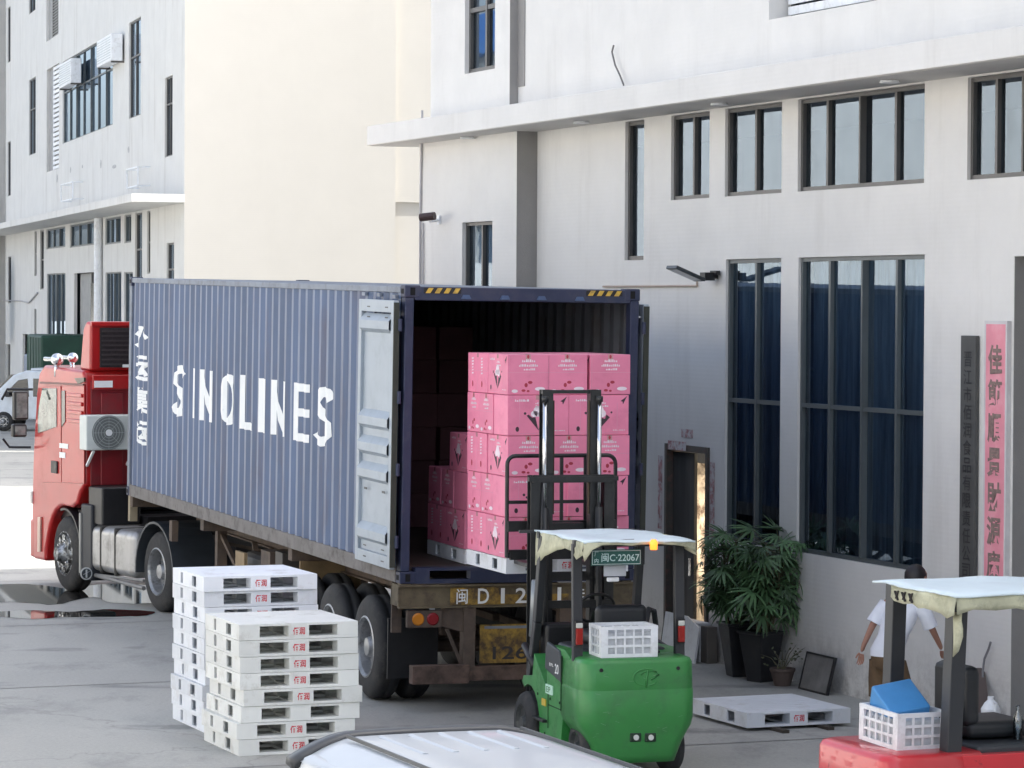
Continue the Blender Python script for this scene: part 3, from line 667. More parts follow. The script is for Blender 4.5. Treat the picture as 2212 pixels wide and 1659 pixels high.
for x, y in ((1245, 115), (1320, 120), (1400, 130)):
    p = CF.pl(0, -.01, *kg2(x, y)); g.cbox((-.012, p.y, p.z), (.03, .10, .035))
g.build('label_clip', GREYF, C)
# lettering that follows the corrugation
def side_text(s, px0, px1, pyt, pyb, vertical=False, offset=.02, name='lettering'):
    a = CF.pl(0, 0, px0, pyt); b = CF.pl(0, 0, px1, pyb)
    a2_ = CF.pl(0, 0, px0, pyb); b2 = CF.pl(0, 0, px1, pyt)
    w_ = abs(a.y-b.y); zt_ = (a.z+b2.z)/2; zb_ = (a2_.z+b.z)/2
    tm = textmesh(s, w_, zt_-zb_, offset, vertical)
    yc = (a.y+b.y)/2; zc = (zt_+zb_)/2
    bm = bmesh.new(); vv = [bm.verts.new((0, yc-x, zc+y)) for x, y, _ in tm.v]
    for f in tm.f:
        try: bm.faces.new([vv[i] for i in f])
        except ValueError: pass
    for bb in brk:
        if yc-w_/2 < bb < yc+w_/2:
            bmesh.ops.bisect_plane(bm, geom=bm.verts[:]+bm.edges[:]+bm.faces[:], plane_co=(0, bb, 0), plane_no=(0, 1, 0))
    for v_ in bm.verts: v_.co.x = .008+prof(v_.co.y)-.004
    bmesh.ops.recalc_face_normals(bm, faces=bm.faces)
    me = bpy.data.meshes.new(name); bm.to_mesh(me); bm.free(); me.materials.append(TXT_W); return link(name, me, C)
def one(ch, x0, x1, yt, yb, off=.05):
    (a, t), (b, c) = kg2(x0, yt), kg2(x1, yb); side_text(ch, a, b, t, c, offset=off)
def ribbon(pts, w_):
    out = []; P_ = [Vector((a, b)) for a, b in pts]; L_ = []; R_ = []
    for i, p in enumerate(P_):
        d = (P_[min(i+1, len(P_)-1)]-P_[max(i-1, 0)]); d.normalize(); nn = Vector((-d.y*w_[0], d.x*w_[1])); L_.append(p+nn); R_.append(p-nn)
    return [[tuple(L_[i]), tuple(L_[i+1]), tuple(R_[i+1]), tuple(R_[i])] for i in range(len(P_)-1)]
def glyph(ch):
    if ch == 'I': return [[(0, 0), (1, 0), (1, 1), (0, 1)]]
    if ch == 'L': return [[(0, 0), (.44, 0), (.44, 1), (0, 1)], [(.441, 0), (1, 0), (1, .14), (.441, .14)]]
    if ch == 'E': return [[(0, 0), (.42, 0), (.42, 1), (0, 1)]]+[[(.421, a), (1, a), (1, a+.14), (.421, a+.14)] for a in (0, .43, .86)]
    if ch == 'N': return [[(0, 0), (.32, 0), (.32, 1), (0, 1)], [(.68, 0), (1, 0), (1, 1), (.68, 1)], [(.321, 1), (.321, .66), (.679, 0), (.679, .34)]]
    if ch == 'O':
        o_ = [(.5+.5*math.copysign(abs(math.cos(t))**.8, math.cos(t)), .5+.5*math.copysign(abs(math.sin(t))**.8, math.sin(t))) for t in [2*math.pi*i/24 for i in range(24)]]
        i_ = [(.5+(x-.5)*.40, .5+(y-.5)*.72) for x, y in o_]
        return [[o_[k], o_[(k+1) % 24], i_[(k+1) % 24], i_[k]] for k in range(24)]
    if ch == 'S':
        pts = [(.98, .80), (.86, .91), (.62, .94), (.38, .91), (.20, .80), (.19, .68), (.34, .58), (.62, .47), (.79, .36), (.80, .22), (.64, .09), (.40, .06), (.16, .10), (.02, .22)]
        return ribbon(pts, (.22, .085))
def side_glyph(ch, px0, px1, pyt, pyb):
    ym = (pyt+pyb)/2; a = CF.pl(0, 0, px0, ym); b = CF.pl(0, 0, px1, ym); xm = (px0+px1)/2; zt_ = CF.pl(0, 0, xm, pyt).z; zb_ = CF.pl(0, 0, xm, pyb).z
    bm = bmesh.new()
    for q_ in glyph(ch): bm.faces.new([bm.verts.new((0, a.y+(b.y-a.y)*u, zb_+(zt_-zb_)*v)) for u, v in q_])
    for bb in brk:
        if min(a.y, b.y)-.1 < bb < max(a.y, b.y)+.1: bmesh.ops.bisect_plane(bm, geom=bm.verts[:]+bm.edges[:]+bm.faces[:], plane_co=(0, bb, 0), plane_no=(0, 1, 0))
    for v_ in bm.verts: v_.co.x = .008+prof(v_.co.y)-.004
    bmesh.ops.recalc_face_normals(bm, faces=bm.faces); me = bpy.data.meshes.new('lettering'); bm.to_mesh(me); bm.free(); me.materials.append(TXT_W); link('lettering', me, C)
for ch, x0, x1, yt, yb in (('S', 268, 322, 482, 735), ('I', 357, 380, 492, 745), ('N', 402, 466, 502, 762), ('O', 508, 578, 520, 782), ('L', 606, 672, 530, 805), ('I', 700, 738, 545, 820), ('N', 764, 838, 555, 835), ('E', 872, 950, 570, 865), ('S', 985, 1062, 590, 885)):
    (p_a, p_t), (p_b, p_c) = kg2(x0+2, yt), kg2(x1-2, yb); side_glyph(ch, p_a, p_b, p_t, p_c)
for ch, yt, yb in (('外', 258, 390), ('运', 425, 560), ('集', 588, 722), ('运', 758, 885)): one(ch, 76, 130, yt, yb, .03)

# ---- skeletal trailer under the container
T = thing('container_trailer', 'rusty brown skeletal trailer carrying the blue container', 'trailer', CF.m)
RUST = mat('rusty chassis paint', (.085, .062, .048), .75, var=.35, scale=5, dirt=(.16, .11, .075), damt=.7, dscale=4, bump=.4, bscale=30)
RUSTY = mat('worn yellow chassis paint', (.12, .095, .055), .7, var=.35, scale=4, dirt=(.06, .045, .04), damt=.8, dscale=6)
GZ = -(CH-2.726)                                        # ground below the frame origin (rear)
fm_ = MB()
for x in (.72, CW-.72):
    fm_.box(x-.06, x+.06, .1, 11.2, -.30, -.285); fm_.box(x-.06, x+.06, .1, 11.2, -.06, -.045); fm_.box(x-.006, x+.006, .1, 11.2, -.285, -.06)
for y in (2.2, 4.2, 6.2, 8.2, 10.2): fm_.box(.72, CW-.72, y, y+.1, -.25, -.1)
fm_.build('main_beam', RUST, T)
for y in (4.0, 8.0, 11.9): MB().box(.02, CW-.02, y, y+.16, -.14, -.005).build('bolster', RUST, T, bevel=.006)
rb = MB().box(-.01, CW+.01, .02, .05, -.225, -.012).box(-.01, CW+.01, -.02, .05, -.24, -.222).box(-.01, CW+.01, -.02, .05, -.03, -.012).box(.0, .02, .02, .3, -.225, -.012).build('rear_beam', RUSTY, T, bevel=.004)
YP = mat('yellow plate paint', (.34, .21, .035), .65, var=.3, scale=8, dirt=(.07, .05, .04), damt=.9, dscale=7, dth=(.42, .6))
MB().box(.52, 1.02, .012, .016, -.215, -.045).box(1.02, 1.75, .013, .017, -.215, -.12).build('painted_patch', YP, rb)
for ch, x in (('闽', .64), ('D', .86), ('1', 1.06), ('2', 1.25), ('6', 1.45), ('1', 1.65), ('挂', 1.86)):
    tm = textmesh(ch, .115 if ch != '1' else .04, .15, .012 if ord(ch) < 200 else .006); tm.tf(basis((x, .007, -.13), (1, 0, 0), (0, 0, 1))).build('stencil_letter', TXT_W, rb)
lb = MB().box(.08, .44, -.0, .06, -.43, -.26).build('lamp_box', RUST, T, bevel=.01)
for x, c_, nm in ((.19, (.55, .20, .02), 'orange lamp'), (.34, (.22, .01, .015), 'dark red lamp')):
    MB().lathe([(-.012, .05), (0., .062), (.02, .062)], (x, -.005, -.345), 1, 20).build('tail_lamp', mat(nm, c_, .25, var=.1), lb)
MB().prism([(-.24, .44), (-.24, .72), (-.50, .72), (-.42, .44)], 1, .03, .06).build('gusset', RUST, T)
MB().prism([(-.24, CW-.72), (-.24, CW-.44), (-.42, CW-.44), (-.5, CW-.72)], 1, .03, .06).build('gusset', RUST, T)
MB().box(.66, .78, .0, .12, -.86, -.24).box(CW-.78, CW-.66, .0, .12, -.86, -.24).beam((.5, .05, -.45), (.68, .05, -.85), .03).build('guard_upright', RUST, T)
ug = MB().box(.14, .72, -.02, .1, -.98, -.80).box(.72, CW-.14, .0, .1, -.96, -.82).build('underrun_bar', mat('rusty underrun steel', (.10, .065, .05), .8, var=.5, scale=7, dirt=(.2, .13, .10), damt=.7, dscale=5), T, bevel=.006)
# number plate hung between the uprights
pb = MB().box(.86, 1.62, .08, .10, -.80, -.42).build('plate_board', YP, T)
textmesh('1261', .46, .13, .01).tf(basis((1.22, .077, -.70), (1, 0, 0), (0, 0, 1))).build('number', TXT_K, pb)
MB().box(.9, 1.35, .07, .085, -.46, -.435).build('plate_lamp', GREYF, pb)
def tyre(r, w_, rim=True):
    return [(-w_/2, r*.58), (-w_/2, r*.80), (-w_/2+.02, r*.93), (-w_/2+.055, r*.995), (-.02, r), (-.015, r*.985), (.015, r*.985), (.02, r), (w_/2-.055, r*.995), (w_/2-.02, r*.93), (w_/2, r*.80), (w_/2, r*.58)]
RIM = mat('steel wheel rim', (.34, .35, .36), .4, .7, var=.25, scale=8, dirt=(.07, .06, .05), damt=.7, dscale=8)
def wheel(parent, x, y, z, r, w_, out, rim_m=None, deep=.12, nuts=10, lab=None):
    o = MB().lathe(tyre(r, w_), (x, y, z), 0, 36, cap0=out > 0, cap1=out < 0).build('wheel', RUB, parent, smooth=False)
    for p in o.data.polygons: p.use_smooth = True
    e = x+out*w_/2
    g = MB().lathe([(out*.004, r*.60), (out*.012, r*.57), (-out*.02, r*.53), (-out*deep, r*.50), (-out*deep, r*.30), (-out*(deep-.05), r*.22), (-out*(deep-.11), r*.17), (-out*(deep-.12), .001)], (e, y, z), 0, 28, cap0=False)
    ri = g.build('rim', rim_m or RIM, o, smooth=False)
    g = MB()
    for i in range(nuts):
        a = 2*math.pi*i/nuts; cy, cz = y+math.cos(a)*r*.36, z+math.sin(a)*r*.36
        g.path([(e-out*(deep+.0), cy, cz), (e-out*(deep-.03), cy, cz)], .014, 6)
    for i in range(8):
        a = 2*math.pi*(i+.5)/8; cy, cz = y+math.cos(a)*r*.44, z+math.sin(a)*r*.44
    g.build('wheel_nut', CHR, o)
    hl = MB()
    for i in range(8):
        a = 2*math.pi*(i+.5)/8; cy, cz = y+math.cos(a)*r*.455, z+math.sin(a)*r*.455
        hl.prism([(cy+.028*math.cos(t*math.pi/4), cz+.028*math.sin(t*math.pi/4)) for t in range(8)], 0, e-out*(deep-.002), e-out*(deep-.004))
    hl.build('rim_hole', HOLE, o)
    return o
WT = thing('trailer_bogie_dummy', 'x', 'x') if False else None
zw = GZ+.53
for k, y in enumerate((1.30, 2.62, 3.94)):
    dz = -math.sin(R(.72))*y                            # keep the wheels on the ground under the tilted frame
    for sx, out in ((.19, -1), (CW-.19, 1)):
        wheel(T, sx, y, zw+dz, .525, .27, out); wheel(T, sx-out*.33, y, zw+dz, .525, .27, out)
    MB().path([(.3, y, zw+dz), (CW-.3, y, zw+dz)], .07, 12).build('axle', RUST, T)
    MB().cbox((.72, y, zw+dz+.2), (.09, 1.1, .07)).cbox((CW-.72, y, zw+dz+.2), (.09, 1.1, .07)).build('leaf_spring', RUST, T)
mf = MB().box(.08, .60, .62, .64, -1.0, -.4).box(CW-.60, CW-.08, .62, .64, -1.0, -.4).build('mud_flap', BLK, T)
MB().box(-.0, .1, .25, .28, -.5, -.0).build('frame_bracket', RUST, T)
# landing legs and bracing
lg = MB()
for x in (.32, CW-.32):
    lg.box(x-.06, x+.06, 8.25, 8.37, -.95, -.02); lg.cbox((x, 8.31, -1.0), (.25, .25, .05))
lg.build('landing_leg', RUST, T)
br = MB(); br.beam((.32, 8.3, -.2), (.32, 7.0, -.75), .05); br.beam((.32, 8.2, -.8), (.5, 6.6, -.25), .05); br.beam((.5, 7.4, -.25), (.3, 6.3, -.7), .06); br.beam((.32, 8.31, -.7), (CW-.32, 8.31, -.3), .04); br.beam((CW-.32, 8.31, -.7), (.32, 8.31, -.3), .04)
br.beam((.3, 5.6, -.3), (.3, 6.3, -.72), .05); br.box(.1, .5, 5.2, 5.6, -.55, -.15); br.box(.06, .14, 9.8, 9.95, -.42, -.16)
br.build('brace', RUST, T)
MB().box(.12, .55, 4.75, 5.05, -.75, -.12).lathe([(0, .14), (1.0, .14)], (.35, 5.9, -.42), 1, 14).build('air_tank', mat('dark tank', (.05, .045, .04), .6), T)
MB().box(.06, .1, 6.2, 6.6, -.55, -.25).box(.2, .9, 4.3, 4.33, -.8, -.15).build('tool_panel', mat('ochre panel', (.28, .2, .11), .7, var=.3), T)
tw = MB()
for y in (.09, CL-.09):
    for x in (.07, CW-.07): tw.box(x-.05, x+.05, y-.06, y+.06, -.34 if y > 5 else -.2, -.002)
tw.build('twist_lock', mat('worn beige steel', (.3, .25, .17), .6), T)

# ---- tractor
TF = Frame((-5.08, 44.48, 0), R(28.4))
TR = thing('tractor_truck', 'red cab-over tractor truck with chrome horns pulling the blue container', 'truck', TF.m)
RED = mat('red truck paint', (.42, .014, .014), .30, var=.10, scale=1.5, coat=.35, dirt=(.30, .05, .04), damt=.3, dscale=2)
RED_SHADE = mat('rear panel red with painted shade', (.20, .012, .018), .4, var=.15, scale=2, dirt=(.1, .03, .03), damt=.5, dscale=4)  # shade on the cab's rear is put into this darker red
kt = crop(20, 780, 310/714)
xl = -1.245
def tp(x, y, xp=xl): p = TF.pl(0, xp, *kt(x, y)); return p.y, p.z
arch = [(.66*math.cos(a)+.0, .52+.66*math.sin(a)) for a in [R(t) for t in range(8, 100, 13)]]
poly = [(1.24, .36), (.74, .36), (.72, .55)]+arch[1:]+[(-.30, 1.17), (-.50, 1.24), (-.62, 1.40), (-.79, 1.50), (-.79, 2.96), (-.72, 3.06), (.80, 3.10), (1.00, 3.00), (1.10, 2.70), (1.24, 1.80), (1.28, 1.2), (1.28, .5)]
MB().prism(poly, 0, -1.235, 1.235).build('cab_body', RED, TR, bevel=.05, seg=3)
# pressed rear panel with ribs
g = MB().box(-1.15, 1.15, -.815, -.792, 1.5, 2.92)
for x in (-.85, -.3, .3, .85): g.box(x-.16, x+.16, -.84, -.815, 1.5, 2.75)
g.build('rear_panel', RED_SHADE, TR, bevel=.012)
g = MB().box(-1.14, 1.14, -.86, -.80, 2.80, 3.0).build('rear_gutter', RED, TR, bevel=.02)
MB().box(-1.12, -.86, -.878, -.862, 2.83, 2.92).box(-.45, -.15, -.878, -.862, 2.88, 2.96).build('white_sticker', TXT_W, TR)
# side window and door seams
GLC = glass_mat('cab glass', (.25, .28, .3), extra=.25)
GLK = mat('dark cab glazing', (.02, .022, .025), .06, spec=.9)
def side_poly(name, pts, m, parent, x0, x1, bevel=0, **k):
    q = [tp(*p) for p in pts]; return MB().prism(q, 0, x0, x1).build(name, m, parent, bevel, **k)
door = side_poly('door', [(205, 432), (306, 432), (310, 990), (205, 990)], RED, TR, -1.252, -1.236, .012)
side_poly('door', [(311, 432), (440, 432), (440, 998), (311, 990)], RED, TR, -1.248, -1.234, .01)
WINM = mat('window with painted reflection', (.16, .18, .16), .03, var=.9, scale=2.5, spec=1., dirt=(.35, .4, .36), damt=.8, dscale=4)  # reflection of the yard is put into the colour as pale patches
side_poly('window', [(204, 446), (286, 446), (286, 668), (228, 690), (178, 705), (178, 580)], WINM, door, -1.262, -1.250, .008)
side_poly('window', [(314, 460), (334, 460), (334, 640), (314, 670)], GLK, TR, -1.258, -1.246, .004)
g = MB()
for y in (486, 536, 586, 636):
    a = tp(350, y+8); b = tp(434, y-8); g.box(-1.275, -1.246, b[0], a[0], a[1], b[1]) if a[1] < b[1] else g.box(-1.275, -1.246, b[0], a[0], b[1], a[1])
g.build('air_slat', RED, TR, bevel=.012)
g = MB()
for y0, y1 in ((768, 790), (818, 846)):
    a = tp(300, y1); b = tp(350 if y0 < 800 else 334, y0); g.box(-1.2535, -1.2495, b[0], a[0], a[1], b[1])
g.build('reflector_sticker', TXT_W, TR)
a = tp(258, 935); b = tp(292, 868); MB().box(-1.275, -1.25, b[0], a[0], a[1], b[1]).build('door_handle', BLK, door, bevel=.01)
side_poly('side_lamp', [(385, 388), (440, 384), (440, 408), (405, 422)], mat('smoked lamp', (.09, .07, .05), .3), TR, -1.25, -1.225)
MB().prism([tp(188, 408), tp(438, 420), tp(438, 430), tp(188, 420)], 0, -1.258, -1.236).build('rain_gutter', mat('dark red trim', (.14, .03, .03), .4), TR)
# front: windscreen, grille, bumper, lamps
MB().prism([(1.115, 2.68), (1.245, 1.82), (1.265, 1.82), (1.135, 2.68)], 0, -1.05, 1.05).build('windscreen', GLK, TR)
MB().box(-1.1, 1.1, -.78, .9, .95, 1.14).box(-1.18, -.62, -1.32, -.80, .98, 1.50).box(.62, 1.18, -1.32, -.80, .98, 1.5).box(-1.1, 1.1, -.80, -.76, 1.14, 1.5).build('inner_guard', BLK, TR, bevel=.03)
MB().box(-1.0, 1.0, 1.27, 1.295, 1.05, 1.6).build('front_grille', BLK, TR, bevel=.01)
bp = MB().box(-1.24, 1.24, 1.18, 1.34, .38, .92).build('bumper', RED, TR, bevel=.04)
MB().box(-1.2, -.85, 1.32, 1.35, .62, .82).box(.85, 1.2, 1.32, 1.35, .62, .82).build('headlight', GLK, bp)
a = tp(172, 1080); MB().box(-1.26, -1.18, 1.22, 1.32, a[1]-.09, a[1]+.08).build('corner_lamp', mat('lamp white', (.7, .7, .66), .2), TR, bevel=.01)
MB().prism([tp(178, 1190), tp(192, 1190), tp(190, 1390), tp(176, 1390)], 0, -1.262, -1.24).build('bumper_trim', mat('pale reflector', (.6, .42, .34), .35), bp)
# roof fairing with dark open back
fq = [(-.38, 3.06), (-.78, 3.05), (-.80, 3.70), (-.62, 3.73), (-.50, 3.62)]
fa = MB().prism(fq, 0, -1.15, 1.1).build('roof_fairing', RED, TR, bevel=.04)
MB().box(-1.02, 1.02, -.83, -.805, 3.10, 3.64).build('fairing_grille', mat('dark mesh', (.018, .012, .014), .7, var=.5, scale=20, bump=.6, bscale=60), fa)
for i in range(7): pass
sl2 = MB()
for i in range(8): sl2.box(-1.0, 1.0, -.842, -.831, 3.13+i*.064, 3.155+i*.064)
sl2.build('fairing_slat', mat('dark slats', (.035, .025, .028), .6), fa)
MB().box(-1.15, .1, -.84, -.79, 3.66, 3.72).box(.1, 1.1, -.84, -.79, 3.70, 3.76).build('fairing_lip', RED, fa, bevel=.01)
MB().box(-.7, -.3, -.85, -.82, 3.10, 3.14).build('white_sticker', TXT_W, fa)
# chrome air horns
for i, (x, y, r_) in enumerate(((290, 280, .088), (380, 270, .072))):
    p = TF.pl(1, .28, *kt(x, y)); g = MB()
    prf = [(-.02, .01), (.0, r_*.75), (.05, r_), (.10, r_*.95), (.16, r_*.6), (.2, r_*.3), (.55, .03)]
    g.lathe([(a_, b_) for a_, b_ in prf], (p.x, .25, p.z), 1, 20).cbox((p.x, .35, p.z-.14), (.05, .05, .2)); h_ = g.build('air_horn', CHR, TR, smooth=True)
# mirrors on the near side
mr = MB().path([(-1.24, 1.22, 2.75), (-1.55, 1.42, 2.75), (-1.62, 1.45, 2.6)], .018, 8).path([(-1.24, 1.3, 1.93), (-1.5, 1.46, 1.93), (-1.60, 1.45, 2.05)], .018, 8)
mr.build('mirror_arm', BLK, TR)
def mirror(x0, x1, y0, y1):
    a = TF.pl(1, 1.42, *kt(x0, y1)); b = TF.pl(1, 1.42, *kt(x1, y0))
    o = MB().box(a.x, b.x, 1.40, 1.52, a.z, b.z).build('mirror', BLK, TR, bevel=.03)
    MB().box(a.x+.03, b.x-.03, 1.392, 1.399, a.z+.03, b.z-.03).build('mirror_glass', mat('painted mirror reflection', (.20, .22, .21), .12, var=.5, scale=8), o)  # grey green of the mirrored surroundings is put into the colour
mirror(34, 120, 462, 630); mirror(26, 110, 652, 730)
# AC unit on the rear wall of the cab
p = TF.pl(1, -1.12, *kt(452, 806)); p2 = TF.pl(1, -1.12, *kt(676, 600))
acx0, acx1, acz0, acz1 = p.x, p.x+.82, p.z, p2.z
ac = MB().box(acx0, acx1, -1.12, -.85, acz0, acz1).build('air_conditioner_unit', mat('off white casing', (.60, .64, .62), .45, var=.05), TR, bevel=.02)
cx_, cz_ = TF.pl(1, -1.12, *kt(580, 706)).x, (acz0+acz1)/2
MB().lathe([(0, .235), (-.012, .235), (-.012, .22)], (cx_, -1.122, cz_), 1, 32).build('fan_recess', mat('fan grey', (.16, .18, .18), .7), ac)
g = MB()
for r_ in (.07, .11, .15, .19, .225): g.path([(cx_+r_*math.cos(t*math.pi/12), -1.142, cz_+r_*math.sin(t*math.pi/12)) for t in range(25)], .004, 4)
for t in range(8): g.path([(cx_, -1.142, cz_), (cx_+.225*math.cos(t*math.pi/4), -1.142, cz_+.225*math.sin(t*math.pi/4))], .003, 4)
g.build('fan_guard', mat('fan wire', (.35, .38, .38), .5), ac)
MB().lathe([(-.01, .045), (.012, .045)], (cx_, -1.145, cz_), 1, 16).build('fan_hub', WHITE, ac)
MB().beam((acx0+.12, -1.08, acz0-.01), (acx0+.12, -.83, acz0-.22), .03).beam((acx0+.7, -1.08, acz0-.01), (acx0+.7, -.83, acz0-.22), .03).build('unit_bracket', WHITE, ac)
# chassis, wheels, guards, tank
WB = -3.3
ch_ = MB().box(-.43, -.35, -4.1, 1.2, .62, .88).box(.35, .43, -4.1, 1.2, .62, .88).box(-.4, .4, -4.0, -3.9, .65, .85).build('chassis_rail', BLK, TR)
MB().lathe([(0, .52), (.06, .52), (.08, .48)], (0, WB+.15, .98), 2, 30).build('fifth_wheel', mat('greased steel', (.03, .03, .032), .4, .5), TR)
FR = mat('front wheel steel', (.38, .40, .41), .35, .8, var=.4, scale=6, dirt=(.05, .045, .04), damt=.9, dscale=9, dth=(.4, .55))
for sx, out in ((-1.07, -1), (1.07, 1)):
    wheel(TR, sx, 0, .52, .52, .29, out, FR, deep=-.02)
    wheel(TR, sx+(.02 if out < 0 else -.02), WB, .52, .52, .28, out, deep=.14); wheel(TR, sx-out*.34, WB, .52, .52, .28, out, deep=.1)
def guard(yc, r_, a0, a1, x0, x1, nm, m_=BLK, th=.03):
    g = MB(); n = 14; vs = []
    for i in range(n+1):
        a = R(a0+(a1-a0)*i/n)
        for rr_ in (r_, r_+th):
            for x in (x0, x1): vs.append((x, yc+rr_*math.cos(a), .52+rr_*math.sin(a)))
    fs = []
    for i in range(n):
        o_ = 4*i; fs += [(o_, o_+1, o_+5, o_+4), (o_+2, o_+6, o_+7, o_+3), (o_, o_+4, o_+6, o_+2), (o_+1, o_+3, o_+7, o_+5)]
    fs += [(0, 2, 3, 1), (4*n, 4*n+1, 4*n+3, 4*n+2)]
    return g.add(vs, fs).build(nm, m_, TR)
GRD = mat('grey black mudguard', (.035, .042, .05), .5, var=.2)
for s_ in (-1, 1):
    a, b = sorted((s_*1.235, s_*.60)); guard(WB, .62, -5, 185, a, b, 'mudguard', GRD)
    a, b = sorted((s_*1.22, s_*.85)); guard(0, .60, 75, 205, a, b, 'mudguard', BLK)
    MB().box(a, b, -1.02, -.62, .22, 1.25).build('mud_flap', mat('black flap', (.014, .017, .024), .55), TR, bevel=.03)
MB().box(-1.24, -1.15, -.66, -.60, .3, 1.12).build('guard_edge', mat('pale guard edge', (.3, .3, .28), .5), TR, bevel=.01)
kk3 = crop(0, 1100, 640/2042)
def tq(x, y, xp): p = TF.pl(0, xp, *kk3(x, y)); return p.y, p.z
c_ = TF.pl(1, -1.025, *kk3(690, 1080))
MB().prism([(z, x) for x, z in [(c_.x+.085*math.cos(t*math.pi/10), c_.z+.085*math.sin(t*math.pi/10)) for t in range(20)]], 1, -1.03, -1.022).build('flap_emblem', mat('emblem white', (.5, .52, .52), .5), TR)
MB().prism([(z, x) for x, z in [(c_.x+.068*math.cos(t*math.pi/10), c_.z+.068*math.sin(t*math.pi/10)) for t in range(20)]], 1, -1.034, -1.029).build('flap_emblem_centre', GRD, TR)
MB().box(c_.x-.012, c_.x+.012, -1.037, -1.033, c_.z-.055, c_.z+.055).beam((c_.x-.045, -1.036, c_.z-.01), (c_.x+.045, -1.036, c_.z+.03), .012, .004).build('flap_emblem_mark', mat('emblem white', ()), TR)
ty0, ty1 = tq(1060, 900, -1.2)[0], tq(700, 900, -1.2)[0]
TANK = mat('brushed aluminium tank', (.42, .42, .42), .42, .75, var=.08, scale=2, dirt=(.22, .21, .19), damt=.6, dscale=3)
tk = MB().box(-1.20, -.58, ty0, ty1, .36, .98).build('fuel_tank', TANK, TR, bevel=.11, seg=5)
for f_ in (.30, .62):
    y = ty1-(ty1-ty0)*f_; MB().box(-1.212, -.57, y-.03, y+.03, .352, .992).build('tank_strap', mat('strap rubber', (.035, .033, .03), .6), tk, bevel=.10, seg=4)
MB().lathe([(0, .06), (.04, .06)], (-1.0, ty1-.25*(ty1-ty0), .985), 2, 16).build('tank_cap', BLK, tk)
MB().box(-1.0, -.5, -.95, -.55, 1.0, 1.35).box(-.6, .6, -1.5, -.9, .9, 1.1).path([(-.3, -.9, 1.3), (-.35, -1.8, 1.45), (-.1, -2.9, 1.2)], .03, 8).path([(-.1, -.9, 1.25), (-.2, -2.0, 1.5), (.1, -2.8, 1.3)], .025, 8).path([(.0, -.9, 1.35), (.1, -1.9, 1.6), (0, -2.9, 1.25)], .025, 8).build('air_hose', BLK, TR)
MB().box(-1.1, 1.1, -4.15, -4.1, .5, .62).build('tail_bar', mat('dark tail bar', (.08, .03, .03), .6), TR)
MB().path([(-1.15, -.9, .3), (-1.15, WB+.55, .26)], .03, 8).path([(-1.15, -.9, .3), (-1.15, WB+.55, .36)], .02, 8).build('side_guard_rail', mat('dull steel rail', (.18, .18, .18), .5), TR)

# ================================================================== CARTONS AND PALLETS
PINK = mat('pink printed carton', (.80, .235, .37), .42, var=.06, scale=3, rand=.14, bump=.5, bscale=5, dirt=(.62, .16, .26), damt=.4, dscale=5)
PRT_W = mat('white carton print', (.80, .68, .74), .6); PRT_D = mat('dark carton print', (.05, .03, .04), .6); PRT_R = mat('red carton print', (.42, .03, .06), .6); PRT_L = mat('light pink carton print', (.72, .30, .42), .6)
CX_, CY_, CZ_ = .398, .598, .372
def carton_mesh():
    return MB().box(0, CX_, 0, CY_, 0, CZ_).mesh('carton', PINK)
CM = carton_mesh()
def scribble(mb, u, v, w_, h_, rnd):
    x = u-w_/2
    while x < u+w_/2:
        b = rnd.uniform(.010, .020); hh = h_*rnd.choice((.6, .75, 1, 1)); mb.append([(x, v-h_/2), (x+b, v-h_/2), (x+b*.9, v-h_/2+hh), (x+.003, v-h_/2+hh)]); x += b+rnd.uniform(.002, .006)
def place(polys, face):
    m_ = MB()
    for pl_ in polys:
        if face == 'small': vs = [(CX_/2+u, -.0015, v) for u, v in pl_]
        elif face == 'smallb': vs = [(CX_/2-u, CY_+.0015, v) for u, v in pl_]
        elif face == 'large': vs = [(-.0015, CY_/2-u, v) for u, v in pl_]
        else: vs = [(CX_+.0015, CY_/2+u, v) for u, v in pl_]
        m_.add(vs, [tuple(range(len(vs)))])
    return m_
rnd = random.Random(3)
sw = []; scribble(sw, 0, .315, .12, .026, rnd); scribble(sw, -.005, .272, .17, .022, rnd); scribble(sw, .01, .236, .11, .018, rnd)
sw += [ell(.115, .055, .05, .018), ell(-.13, .035, .03, .016)]
sr = [ell(0, .352, .012, .018), ell(.02, .115, .022, .014, a0=.4), ell(-.02, .09, .016, .02), ell(-.045, .04, .02, .012), ell(.0, .035, .014, .01)]
sl3 = [[(-CX_/2, .203), (CX_/2, .203), (CX_/2, .207), (-CX_/2, .207)], [(-.185, .01), (-.182, .01), (-.182, .36), (-.185, .36)]]
lw = []; scribble(lw, -.17, .325, .12, .02, rnd); scribble(lw, 0.02, .30, .10, .018, rnd); scribble(lw, 0.03, .27, .12, .016, rnd); scribble(lw, .2, .045, .12, .008, rnd)
lw += [ell(0, .225, .05, .05), ell(.035, .2, .035, .035), ell(-.04, .2, .035, .03)]
ld = [[(0, .05), (-.115, .185), (-.095, .195), (-.06, .165), (-.03, .175)], [(0, .05), (.03, .16), (.06, .15), (.075, .19), (.11, .165)], ell(-.13, .205, .013, .013, 8), ell(-.205, .06, .018, .024, 9), [(.28, .36), (.215, .315), (.235, .31), (.24, .285)], ell(.125, .21, .01, .01, 8)]
ll = [[(-.185, .01), (-.181, .01), (-.181, .34), (-.185, .34)], [(.18, .01), (.184, .01), (.184, .30), (.18, .30)], [(-.18, .02), (.18, .02), (.18, .023), (-.18, .023)]]
def strips(fl=1):
    s_ = []
    for cx0 in (-.15, .13):
        z = .33
        for k in range(6): wd = rnd.uniform(.03, .06); s_.append([(cx0-wd/2, z-.018), (cx0+wd/2, z-.014), (cx0+wd/2, z), (cx0-wd/2, z-.003)]); z -= .028
    return s_
def join(*a):
    m_ = MB()
    for b in a: m_.ext(b)
    return m_
